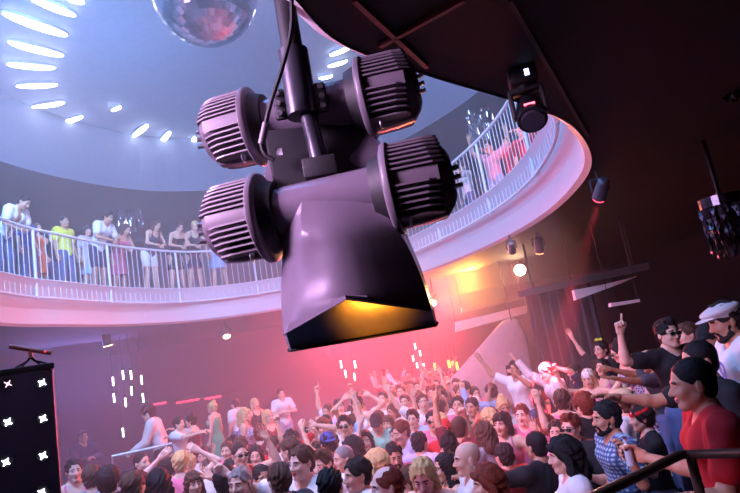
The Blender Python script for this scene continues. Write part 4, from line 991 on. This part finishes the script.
P_(397, 436, 'red lit woman standing behind the bending man', sex='f', yaw=-60, skin=1, hair='long', hc='red', top='tank', tc='darkred', d=7.25, short='the red haired woman')  # red light on her is put into the hair and top colours
P_(339, 407, 'man pointing one straight arm up at the left edge of the far crowd', yaw=10, skin=1, hair='short', hc='dark', tc='white', Rr=(-.35, 0, .6, .05, 0, 1), Rh='point', d=10.2, short='the far pointing man')
P_(357, 404, 'woman with both arms wrapped over her head', sex='f', yaw=-10, skin=1, hair='bun', hc='dark', top='tank', tc='white', L='head', Rr='head', d=9.4, short='the arms over head woman')
P_(383, 399, 'man in a white t-shirt with brown hair in the far crowd', yaw=-20, skin=1, hair='short', hc='brown', tc='white', d=10.3, short='the far white shirt')
P_(401, 392, 'man in a pale shirt raising a red cup overhead', yaw=-15, skin=1, hair='short', hc='dark', tc='lilac', Rr='up', Rh='grip', L='wide', d=11.2, short='the red cup man')
P_(405, 402, 'man with short brown hair just left of the white v-neck', yaw=-10, skin=1, hair='short', hc='brown', tc='white', d=9.9, short='the left neighbour')
P_(522, 415, 'man with ginger hair and a pink face beside the raised forearm', yaw=-15, skin=0, hair='short', hc='red', tc='pink', d=6.8, short='the ginger man')
P_(502, 424, 'woman with dark hair and pink top holding one forearm straight up', sex='f', yaw=-30, skin=1, hair='bob', hc='dark', top='tank', tc='pink', L=(.3, -.3, -.2, -.15, -.1, 1), Lh='open', d=6.2, short='the raised forearm')
P_(545, 425, 'person with bright red hair and pink top lit in orange', sex='f', yaw=-130, skin=0, hair='long', hc='red', tc='pink', d=6.25, short='the bright red hair')
P_(557, 432, 'dark haired man half hidden between bright red hair and sunglasses', yaw=-15, skin=1, hair='short', hc='dark', tc='pink', d=5.85, short='the half hidden man')
# ---- left part of the floor
P_(240, 455, 'man in a red tank top and sunglasses with his elbow raised', yaw=20, skin=1, hair='buzz', hc='dark', top='tank', tc='red', acc=['sunglasses'], L=(.7, -.3, .2, -.3, -.2, 1), Lh='open', d=6.55, short='the red tank top')
P_(194, 484, 'woman with brown hair holding an open palm up high beside her face', sex='f', yaw=15, skin=1, hair='bob', hc='brown', top='tank', tc='white', L=(.55, -.3, .1, -.75, -.1, 1), Lh='open', d=5.95, short='the open palm woman')
P_(181, 463, 'fair haired person with both hands on the head and elbows out', sex='f', yaw=170, skin=0, hair='short', hc='blond', top='tank', tc='pink', L='head', Rr='head', d=6.6, short='the hands on head')
P_(210, 468, 'person in a white t-shirt behind the raised open palm', yaw=160, skin=1, hair='short', hc='brown', tc='white', d=7.3, short='the white back')
P_(226, 482, 'black haired head in a black top under the red tank top', yaw=170, skin=1, hair='curly', hc='black', tc='black', h=1.68, d=5.3, short='the black curls left')
P_(240, 484, 'grey haired person at the bottom edge below the red tank top', yaw=-30, skin=1, hair='short', hc='grey', tc='grey', h=1.66, d=4.95, short='the grey head')
P_(227, 451, 'man with a reddish face left of the red tank top', yaw=-20, skin=1, hair='short', hc='brown', tc='pink', d=8.0, short='the reddish face')
P_(262, 478, 'dark haired man with a shaded face left of the dark brown head', yaw=20, skin=2, hair='short', hc='black', tc='black', d=5.75, short='the shaded face')
P_(256, 456, 'woman with dark hair under the pointing arm', sex='f', yaw=-10, skin=1, hair='long', hc='dark', top='tank', tc='pink', d=7.15, short='the dark hair under the arm')
P_(272, 446, 'woman in a red sweater raising a fist over her head', sex='f', yaw=-25, skin=1, hair='short', hc='brown', top='shirt', tc='red', L=(.85, -.2, .35, .75, 0, .75), Lh='fist', d=7.7, short='the red sweater')
P_(312, 432, 'man with both forearms raised and crossed in front of his brow', yaw=10, skin=1, hair='short', hc='dark', tc='offwhite', L=(.4, -.4, .6, -1, -.2, .35), Rr=(-.5, -.3, .4, -.1, -.1, 1), Rh='fist', d=8.0, short='the crossed forearms')
P_(142, 463, 'bare shouldered man lit red below the booth rail', yaw=40, skin=1, hair='buzz', hc='dark', top='none', bot='jeans', d=7.6, short='the red lit man')
P_(74, 471, 'person in a bright pink top beside the lamp tower', sex='f', yaw=10, skin=1, hair='short', hc='dark', top='tank', tc='pink', d=7.0, short='the pink top')
P_(109, 481, 'back of a dark curly head under the booth', yaw=160, skin=1, hair='curly', hc='dark', tc='black', d=5.9, short='the dark curly head')
P_(92, 478, 'brown haired head between the pink top and the dark curly head', yaw=170, skin=1, hair='short', hc='brown', tc='grey', d=6.4, short='the brown head')
P_(134, 487, 'brown haired man at the bottom edge below the red lit shoulders', yaw=150, skin=1, hair='short', hc='brown', tc='dkgrey', d=5.35, short='the bottom brown head')
P_(159, 484, 'wide dark head of hair at the bottom edge left of the open palm', sex='f', yaw=175, skin=1, hair='bob', hc='black', tc='black', d=5.25, short='the wide dark hair')
P_(165, 468, 'dark haired dancer behind the wide dark hair', yaw=-150, skin=1, hair='curly', hc='dark', tc='darkred', d=7.2, short='the dancer')
P_(83, 437, 'man in a dark long sleeved top with folded arms by the lamp tower', yaw=30, skin=2, hair='short', hc='black', top='shirt', tc='navy', L='cross', Rr='cross', d=9.7, floor=.0, h=1.9, short='the folded arms man')
# ---- on the stage behind the booth
P_(148, 413, 'curly haired man in a white shirt leaning on the booth rail', floor=STZ, yaw=-105, skin=1, hair='curly', hc='dark', top='shirt', tc='offwhite', bc='black', lean=12, L=(-.35, -.2, -1, -.9, -.3, -.5), Lh='fist', d=10.1, short='the booth man')
P_(179, 424, 'man in a white t-shirt holding a woman behind the booth', floor=STZ-.0, yaw=60, skin=1, hair='short', hc='dark', tc='white', bc='ltdenim', L='hug', Rr='hug', d=11.6, short='the embracing man')
P_(191, 421, 'woman in a strapless dark dress holding the man in white', floor=STZ, yaw=-110, sex='f', skin=1, hair='bun', hc='dark', top='dress', tc='darkred', L='hug', Rr='fwd', d=11.9, short='the strapless woman')
P_(212, 408, 'blonde woman in a long green dress on the back stage', floor=STZ, yaw=-120, sex='f', skin=1, hair='bun', hc='blond', top='sundress', tc='green', d=11.6, h=1.72, short='the green dress')
P_(235, 404, 'man in a white t-shirt behind the patterned dress', floor=STZ, yaw=-140, skin=1, hair='short', hc='dark', tc='white', d=12.4, short='the man behind the dress')
P_(245, 415, 'blonde woman in a patterned dress turned right', floor=0, yaw=80, sex='f', skin=1, hair='bob', hc='blond', top='sundress', tc='pattern', h=1.64, d=11.0, short='the patterned dress')
P_(255, 404, 'blonde woman in a black top and denim shorts on the back stage', floor=STZ, yaw=30, sex='f', skin=1, hair='long', hc='blond', top='tank', tc='black', bot='shorts', bc='ltdenim', d=12.0, short='the denim shorts woman')
P_(268, 417, 'long haired blonde woman in a dark red dress on the back stage', floor=0, yaw=40, sex='f', skin=1, hair='long', hc='blond', top='sundress', tc='darkred', h=1.66, d=11.2, short='the dark red dress')
P_(281, 394, 'man with folded arms in a white t-shirt and pale jeans on the stage', floor=STZ, yaw=20, skin=1, hair='short', hc='brown', tc='white', bc='ltdenim', L='cross', Rr='cross', d=12.6, h=1.8, short='the pale jeans man')
# ---- guests along the left balcony rail
rp_ = resample(RP, .05)
def bal(px, py, label, off=.32, **k):   # stands on the balcony floor just behind the railing
    h = k.get('h', 1.75)
    fp = resample(offset(OVAL, -.21+.34+off-.32), .02); ok = [i for i in range(len(fp)) if fp[i][1] > 7.0 and fp[i][0] < .5]
    lead = .68*math.sin(R(k.get('lean', 0)))/(off+.35); best = min(ok, key=lambda i: abs(pix((*(fp[i]*(1-lead)+rp_[np.argmin(((rp_-fp[i])**2).sum(1))]*lead), ST+h*.85))[0]-px))
    b = fp[best]
    t = fp[(best+1) % len(fp)]-fp[best-1]; t /= np.linalg.norm(t); n_ = np.array((-t[1], t[0])); c = OVAL.mean(0)
    if (b-c)@n_ < 0: n_ = -n_
    yaw_ = math.degrees(math.atan2(-n_[0], n_[1]))
    k['yaw'] = yaw_+k.pop('dy', 0); k['rel'] = False
    return person(px, py, label, floor=ST, pos=b, **k)
RL = dict(L='rail', Rr='rail', lean=30, rel=False, off=.42)
bal(14, 218, 'man in an open white shirt leaning over the left balcony rail', skin=2, hair='buzz', hc='black', top='open', tc='white', h=1.7, short='x', **{**RL, 'lean': 42, 'off': .55})
bal(26, 252, 'dark haired guest in blue beside the orange dress on the left balcony', sex='f', skin=1, hair='bob', hc='dark', tc='blue', sit=False, h=1.5, off=.75, short='x')
bal(37, 258, 'guest in a bright orange dress low behind the left balcony rail', sex='f', skin=1, hair='short', hc='brown', top='sundress', tc='orange', h=1.42, off=.95, short='x')
bal(50, 255, 'long dark haired guest in black between orange dress and yellow shirt', sex='f', skin=1, hair='long', hc='dark', top='tank', tc='black', h=1.5, off=1.25, short='x')
bal(64, 236, 'man in a yellow t-shirt behind the left balcony rail', skin=2, hair='buzz', hc='black', tc='yellow', h=1.72, off=1.0, short='x')
bal(87, 241, 'short woman in a light skirt left of the white t-shirt on the balcony', sex='f', skin=1, hair='bob', hc='dark', tc='lilac', bot='skirt', bc='lightblue', h=1.62, off=1.05, short='x')
bal(102, 228, 'man in a white t-shirt leaning on the balcony rail beside the yellow shirt', skin=2, hair='short', hc='black', tc='white', bot='shorts', bc='navy', short='x', **RL)
bal(123, 238, 'woman in pink leaning her elbows on the balcony under the tinsel', sex='f', skin=1, hair='long', hc='brown', top='dress', tc='pink', h=1.68, short='x', **{**RL, 'off': .8})
bal(152, 231, 'long haired woman in a dark top and white shorts on the left balcony', sex='f', skin=1, hair='long', hc='brown', top='tank', tc='dkgrey', bot='shorts', bc='white', short='x', **RL)
bal(176, 229, 'dark haired woman in a black strapless dress on the left balcony', sex='f', skin=1, hair='bun', hc='dark', top='strapless', tc='black', bot='skirt', bc='black', short='x', **RL)
bal(193, 226, 'blonde woman in a black top nearest the speaker on the left balcony', sex='f', skin=1, hair='short', hc='blond', top='tank', tc='black', bot='skirt', bc='navy', h=1.78, short='x', **RL)
bal(214, 232, 'woman in a pale blue dress half hidden by the lower left driver', sex='f', skin=1, hair='long', hc='brown', top='dress', tc='lightblue', short='x')
# right balcony
def balr(px, py, label, d, **k): return person(px, py, label, d=None, pos=tuple(onz(px, py, ST+1.62)[:2]), floor=ST, **k)
balr(463, 168, 'pink lit guest beside the right hand drivers on the right balcony', 12.2, sex='f', yaw=-60, hair='short', hc='brown', tc='white', L='fwd', short='x')
balr(489, 148, 'dancer in a checked shirt with both arms up on the right balcony', 10.8, yaw=-25, hair='buzz', hc='dark', tc='check', bot='jeans', bc='ltdenim', L=(.6, -.2, .5, .0, -.1, 1), Rr=(-.6, -.1, .5, -.0, 0, 1), Lh='open', Rh='open', short='x')
balr(507, 143, 'red lit guest beside the checked shirt dancer on the right balcony', 9.9, yaw=-40, hair='short', hc='dark', tc='red', Rr='fwd', short='x')  # this and the next two guests: red light put into the clothing colour
balr(521, 132, 'red lit guest under the moving head lamp on the right balcony', 9.2, yaw=-30, hair='short', hc='brown', tc='red', bc='black', L='bent', short='x')
balr(537, 125, 'rightmost red lit guest at the end of the right balcony', 8.6, yaw=-70, sex='f', hair='long', hc='brown', tc='red', L='fwd', short='x')

# ---- the rest of the crowd fills the floor between them
rng = random.Random(11)
named = [p for p in PEOPLE if p['short'] != 'x']
TOPS = [('tee', 'white'), ('tee', 'offwhite'), ('tee', 'black'), ('tee', 'pink'), ('tee', 'red'), ('tank', 'white'), ('tee', 'lightblue'), ('tee', 'grey'), ('tee', 'lilac'), ('tank', 'pink'), ('tee', 'dkgrey'), ('shirt', 'white'), ('tee', 'darkred')]
CW = {'offwhite': 'cream', 'dkgrey': 'dark grey', 'lightblue': 'light blue', 'darkred': 'dark red'}
TW = {'tee': 't-shirt', 'tank': 'tank top', 'shirt': 'long sleeved shirt'}
POSE = [('down', 'down', ''), ('down', 'down', ''), ('down', 'down', ''), ('up', 'down', 'arm up'), ('wide', 'wide', 'both arms up'), ('fwd', 'down', 'arm stretched out'), ('down', 'bent', 'elbow raised'), ('clap', 'clap', 'clapping'), ('fist', 'down', 'fist raised')]
used = {p['label'] for p in PEOPLE}
fills = []; tries = 0
def wanted(x, y):    # where the photograph shows the crowd
    px, py, d = pix((x, y, 1.62))
    if not (60 < px < 640): return False
    hz = 350-.176*(px-370)
    return py-hz > 31 and py < 505
while len(fills) < 92 and tries < 26000:
    tries += 1
    x, y = rng.uniform(-3.0, 2.3), rng.uniform(4.3, 16.8)
    if x < -.2 and y > 9.0 and x < -.2+(y-11)*.0: 
        if not (x > -1.2 and y < 11): continue
    if x > 2.0 and y < 8.2 or x > 1.4 and y > 7.3: continue
    if y > 11 and x < -.2: continue
    if y > 9.2 and x > 1.7: continue
    if not wanted(x, y): continue
    if any((p['base'][0]-x)**2+(p['base'][1]-y)**2 < .40**2 for p in named) or any((a-x)**2+(b-y)**2 < (.40 if b < 9 else .42)**2 for a, b in fills): continue
    # leave the heads of the named people in the picture free
    px, py, d = pix((x, y, 1.62)); hw = F_PX*.13/d
    if any(d < p['d']-.15 and abs(p['px']-px) < .7*hw+F_PX*.07/p['d'] and -F_PX*.1/p['d']-hw < p['py']-py < F_PX*.38/d for p in named): continue
    fills.append((x, y))
for x, y in fills:
    sex = 'f' if rng.random() < .38 else 'm'; top, tc = rng.choice(TOPS); la, ra, pw = rng.choice(POSE+POSE[:3]*2 if y > 6.5 else POSE[:3]+POSE[6:7])
    hair = rng.choice(['short', 'short', 'quiff', 'buzz', 'curly'] if sex == 'm' else ['long', 'bob', 'bun', 'long', 'ponytail']); hc = rng.choice(['black', 'dark', 'dark', 'brown', 'brown', 'red'] if sex == 'm' else ['dark', 'brown', 'blond', 'dark', 'black'])
    if rng.random() < .5: la, ra = ra, la
    px, py, d = pix((x, y, 1.62)); yaw = rng.choice([-70, -50, -30, -15, 0, 10, -20, 150, -150]) if y < 10 else rng.choice([-50, -30, -10, 0, 15])
    cand = []
    for q in sorted(named, key=lambda q: (q['px']-px)**2+1.5*(q['py']-py)**2)[:5]:
        dx, dy = px-q['px'], py-q['py']
        rel = ('right of' if dx > 0 else 'left of') if abs(dx) > abs(dy)*.8 else ('behind' if dy < 0 else 'in front of')
        cand.append(rel+' '+q['short'])
    hw_ = {'dark': 'dark haired', 'black': 'black haired', 'brown': 'brown haired', 'red': 'auburn haired', 'blond': 'blonde'}[hc]
    if hair == 'buzz': hw_ = 'close cropped'
    who = '%s %s in a %s %s' % (hw_, 'woman' if sex == 'f' else 'man', CW.get(tc, tc), TW[top])
    if pw: who += ', '+pw+','
    lab = next((who+' '+c for c in cand if who+' '+c not in used and len((who+' '+c).split()) <= 16), None)
    if lab is None:
        who = '%s %s in %s' % (hw_, 'woman' if sex == 'f' else 'man', CW.get(tc, tc)); lab = next((who+' '+c for c in cand if who+' '+c not in used and len((who+' '+c).split()) <= 16), who+' '+cand[0])
    used.add(lab)
    person(px, py, lab, pos=(x, y), sex=sex, top=top, tc=tc, hair=hair, hc=hc, L=la, Rr=ra, Lh=rng.choice(['open', 'fist', 'relaxed', 'point']), Rh=rng.choice(['open', 'relaxed', 'fist']), yaw=yaw, h=rng.uniform(1.62, 1.72) if sex == 'f' else rng.uniform(1.7, 1.84),
           skin=rng.choice([0, 1, 1, 1, 2]), bot=rng.choice(['jeans', 'jeans', 'shorts']), bc=rng.choice(['denim', 'black', 'navy', 'ltdenim']), group='dancers filling the dance floor', turn=rng.uniform(-20, 20), nod=rng.uniform(-6, 10))
print('PEOPLE', len(PEOPLE), 'fill', len(fills), tries)
for p in PEOPLE:
    if p['d'] < 99 and (abs(p['floor']) < 0 or True):
        x, y, d = p['base'][0], p['base'][1], p['d']

# ------------------------------------------------------------------ things held in hands
def held(name, hand, mbf, m, label, cat, dz=0.):
    pos, z, pn, wr = hand; o = mbf().build(name, m); o.location = Vector(pos); return tag(o, label, cat)
h_ = red['hands']['R']
o = held('bottle', h_, lambda: MB().cyl((0, 0, -.06), (0, 0, .03), .023, n=20).cyl((0, 0, .03), (0, 0, .06), .023, .011, n=20).cyl((0, 0, .06), (0, 0, .09), .011, n=16), mat('pale_bottle', (.45, .55, .62), .2, coat=.5), 'pale bottle in the hand of the man in the red t-shirt', 'bottle')
MB().cyl((0, 0, .085), (0, 0, .098), .0125, n=16).build('bottle_cap', steel, o)
h_ = capm['hands']['L']
o = held('plastic_cup', h_, lambda: MB().cyl((0, 0, -.06), (0, 0, .07), .028, .038, n=20), mat('clear_cup', (.55, .5, .5), .2), 'clear plastic cup held by the man in the pale flat cap', 'cup')
for p in PEOPLE:
    if p['short'] == 'the phone man':
        o = held('phone', p['hands']['L'], lambda: MB().box((0, 0, .03), (.075, .012, .15), bev=.004), blackm, 'black phone held up by the man in front of the pink sail', 'phone')
    if p['short'] == 'the red cup man':
        held('party_cup', p['hands']['R'], lambda: MB().cyl((0, 0, -.06), (0, 0, .07), .032, .045, n=16), mat('red_cup', (.8, .03, .05), .35), 'red cup raised above the far crowd', 'cup')
    if p['short'] == 'the red haired man':
        held('drink_glass', p['hands']['L'], lambda: MB().cyl((0, 0, -.07), (0, 0, .07), .03, .036, n=18), mat('dark_drink', (.25, .12, .1), .15), 'dark drink glass held by the reddish haired man in sunglasses', 'glass')
    if p['short'] == 'the checked shirt man':
        held('drink_can', p['hands']['L'], lambda: MB().cyl((0, 0, -.055), (0, 0, .055), .029, n=18), mat('can_metal', (.5, .5, .55), .25, .9), 'metal drink can in front of the blue and white checked shirt', 'can')

for p in PEOPLE:      # prints on two white t-shirts
    if p['short'] in ('the flat cap man', 'the pointing white t-shirt man'):
        mb = MB(); zz = 1.27
        if p['short'] == 'the flat cap man':
            for dz in (.045, -.045): mb.tube([(.04*math.cos(a), -.02*abs(math.cos(a))*0, .042*math.sin(a)+dz) for a in np.linspace(0, 2*PI, 17)[:-1]], .011, 6, closed=True)
            m_ = mat('blue_print', (.12, .2, .5), .7)
        else:
            mb.tube([(.03, 0, .05), (.0, 0, .06), (-.02, 0, .03), (.01, 0, .0), (.03, 0, -.03), (0, 0, -.06), (-.03, 0, -.05)], .012, 6); m_ = mat('black_print', (.02, .02, .02), .7)
        o_ = mb.build('shirt_print', m_, p['o']); o_.location = (0.02, -.148, zz*p['h']/1.75); o_.scale = (1, .35, 1)
# ------------------------------------------------------------------ haze, light
def haze(name, outline, dens, col=(1, 1, 1), aniso=.25):
    o = MB().prism(outline, .02, ZT-.02).build(name, None, smooth=False)
    m = bpy.data.materials.new(name); m.use_nodes = True; nt = m.node_tree; nt.nodes.clear()
    out = nt.nodes.new('ShaderNodeOutputMaterial'); v = nt.nodes.new('ShaderNodeVolumeScatter')
    v.inputs['Density'].default_value = dens; v.inputs['Anisotropy'].default_value = aniso; v.inputs['Color'].default_value = (*col, 1)
    nt.links.new(v.outputs[0], out.inputs['Volume']); o.data.materials.clear(); o.data.materials.append(m)
    return tag(o, 'smoke haze filling the hall above the crowd' if name == 'stage_haze' else 'thinner smoke haze along the dark right side of the hall', 'haze', kind='stuff')
haze('stage_haze', [(XL+.02, 4.6), (1.2, 4.6), (2.6, 7.5), (4.2, 11), (4.9, YB-.02), (XL+.02, YB-.02)], .028)
haze('side_haze', [(1.21, 4.6), (XR-.02, 4.6), (XR-.02, YB-.02), (4.91, YB-.02), (4.21, 11), (2.61, 7.5)], .004)

blue = (.42, .60, 1.)
blue = (.19, .47, 1.)
lamp('AREA', 'blue_wash_lamp', (-3.5, 3.2, 8.9), (-3.5, 15, 6.5), blue, 1500, shape='RECTANGLE', size=4, size_y=1)
lamp('AREA', 'blue_wash_lamp', (-8.5, 9, 9.0), (-3, 13, 8.2), blue, 1200, size=2)
lamp('AREA', 'lilac_wash_lamp', (1.5, 6, 8.6), (1, 13, 5.5), (.65, .6, 1.), 260, size=2)
p, dv = SPOTS['sun']
lamp('SPOT', 'warm_spot', tuple(p+dv*.2), (-2.5, 4, 1.2), (1, .6, .32), 120, spot_size=R(100), spot_blend=.9, shadow_soft_size=.12)
oc = at(467, 281, 13.0)
lamp('SPOT', 'orange_lamp', tuple(oc), (-3.5, 3, 2.2), (1, .42, .08), 500, spot_size=R(120), spot_blend=.9, shadow_soft_size=.3)
lamp('AREA', 'red_wash_lamp', (1.6, 15.5, 3.75), (-1.8, 10, 1.0), (1, .06, .11), 620, size=1.2, spread=R(95))
lamp('AREA', 'red_wash_lamp', (-1.5, 18.5, 3.7), (.2, 9.5, 1.2), (1, .08, .15), 480, size=1.5, spread=R(85))
lamp('AREA', 'purple_wash_lamp', (-7.5, 14, 3.6), (-4, 10, .8), (.34, .25, 1.), 150, size=2.5)
p, dv = SPOTS['red']
lamp('SPOT', 'red_beam', tuple(p+dv*.12), tuple(p+dv*3), (1, .04, .08), 16000, spot_size=R(8), spot_blend=.3, shadow_soft_size=.03)
# front light on the crowd, the speaker
lamp('SPOT', 'crowd_key', (-4.5, 4.5, 7.5), (-.4, 7.8, 1.4), (1, .48, .62), 1750, spot_size=R(56), spot_blend=.8, shadow_soft_size=.35)
lamp('SPOT', 'crowd_front', (-.4, .4, 6.8), (.2, 9, 1.4), (1, .38, .52), 300, spot_size=R(46), spot_blend=.8, shadow_soft_size=.3)
lamp('AREA', 'speaker_key', (-2.7, .9, 4.3), (-.25, 2, 3.2), (.9, .55, 1.), 46, size=.8, spread=R(62))
lamp('AREA', 'left_purple', (-5, 2.5, 3.6), (-3.5, 9, 1.3), (.5, .36, 1.), 90, size=1)
fa, fb, fc = np.array(at(286, 333, 1.97)), np.array(at(432, 311, 1.95)), np.array(at(363, 338, 2.035))
fn_ = np.cross(fb-fa, fc-fa); fn_ /= np.linalg.norm(fn_); hit = at(376, 324, 1.95); vd = (hit-CAMP)/np.linalg.norm(hit-CAMP)
rd = vd-2*(vd@fn_)*fn_; print('FACET', fn_, rd, hit)
lamp('SPOT', 'amber_facet_fill', tuple(hit+rd*1.1), tuple(hit), (1, .33, .02), 120, spot_size=R(16), spot_blend=1., shadow_soft_size=.05)  # added unseen lamp, placed so its amber highlight shows on the horn facet
lamp('SPOT', 'red_spot', (2.5, 10.5, 3.8), tuple(at(545, 425, 5.8)), (1, .08, .15), 1100, spot_size=R(16), spot_blend=.5, shadow_soft_size=.1)
lamp('SPOT', 'red_spot', (1.5, 12.5, 3.8), tuple(at(450, 425, 7.0)), (1, .1, .18), 1600, spot_size=R(24), spot_blend=.5, shadow_soft_size=.1)
lamp('SPOT', 'red_spot', (-2.5, 3.4, 3.7), tuple(at(600, 400, 7.2)), (1, .22, .38), 700, spot_size=R(34), spot_blend=.7, shadow_soft_size=.1)
lamp('SPOT', 'sail_fill', (-.6, 8.6, 3.7), tuple(at(505, 365, 11.4)), (1, .3, .36), 260, spot_size=R(42), spot_blend=.7, shadow_soft_size=.1)  # added unseen lamp that lightens the pink sail
lamp('SPOT', 'balcony_red', (3.6, 6.2, 7.4), tuple(at(524, 145, 10.6)), (1, .2, .3), 1800, spot_size=R(24), spot_blend=.5, shadow_soft_size=.1)
lamp('SPOT', 'balcony_white', (-1.5, 3.5, 8.9), (-3.5, 13.5, 5.2), (.95, .85, 1), 900, spot_size=R(70), spot_blend=.7, shadow_soft_size=.2)
lamp('SPOT', 'fascia_pink', (-1.2, 5.4, 1.2), (-3.5, 13.6, 4.4), (.88, .62, 1), 240, spot_size=R(80), spot_blend=.7, shadow_soft_size=.2)
lamp('SPOT', 'back_wall_blue', (-4.5, 6.5, 7.6), (-5.5, 19.5, 6.6), (.22, .42, 1.), 900, spot_size=R(95), spot_blend=.8, shadow_soft_size=.3)  # unseen lamp added to turn the upper back wall bluer
pc = at(466, 277, 12.6); pf = MB().sph(tuple(pc), .95, 32).build('added_glow_haze', None)  # ball of denser haze added so the orange glow shows
pm = bpy.data.materials.new('added_glow_haze'); pm.use_nodes = True; pm.node_tree.nodes.clear(); pn_ = pm.node_tree.nodes.new('ShaderNodeVolumeScatter'); pn_.inputs['Density'].default_value = .16
pm.node_tree.links.new(pn_.outputs[0], pm.node_tree.nodes.new('ShaderNodeOutputMaterial').inputs['Volume']); pf.data.materials.clear(); pf.data.materials.append(pm)
tag(pf, 'added puff of denser haze that strengthens the orange glow under the right balcony', 'haze', kind='stuff')
lamp('SPOT', 'orange_glow_lamp', tuple(pc+np.array((.25, .5, 0))), (-3.5, 4, 2.0), (1, .36, .06), 380, spot_size=R(140), spot_blend=.6, shadow_soft_size=.1)
wd = bpy.data.worlds.new('world'); SC.world = wd; wd.use_nodes = True
wd.node_tree.nodes['Background'].inputs[0].default_value = (.01, .009, .014, 1); wd.node_tree.nodes['Background'].inputs[1].default_value = .3
vs = SC.view_settings; vs.view_transform = 'Standard'; vs.look = 'None'; vs.gamma = 1; vs.exposure = .0; vs.use_curve_mapping = False
SC.cycles.volume_bounces = 1; SC.cycles.max_bounces = 6; SC.cycles.sample_clamp_indirect = 6
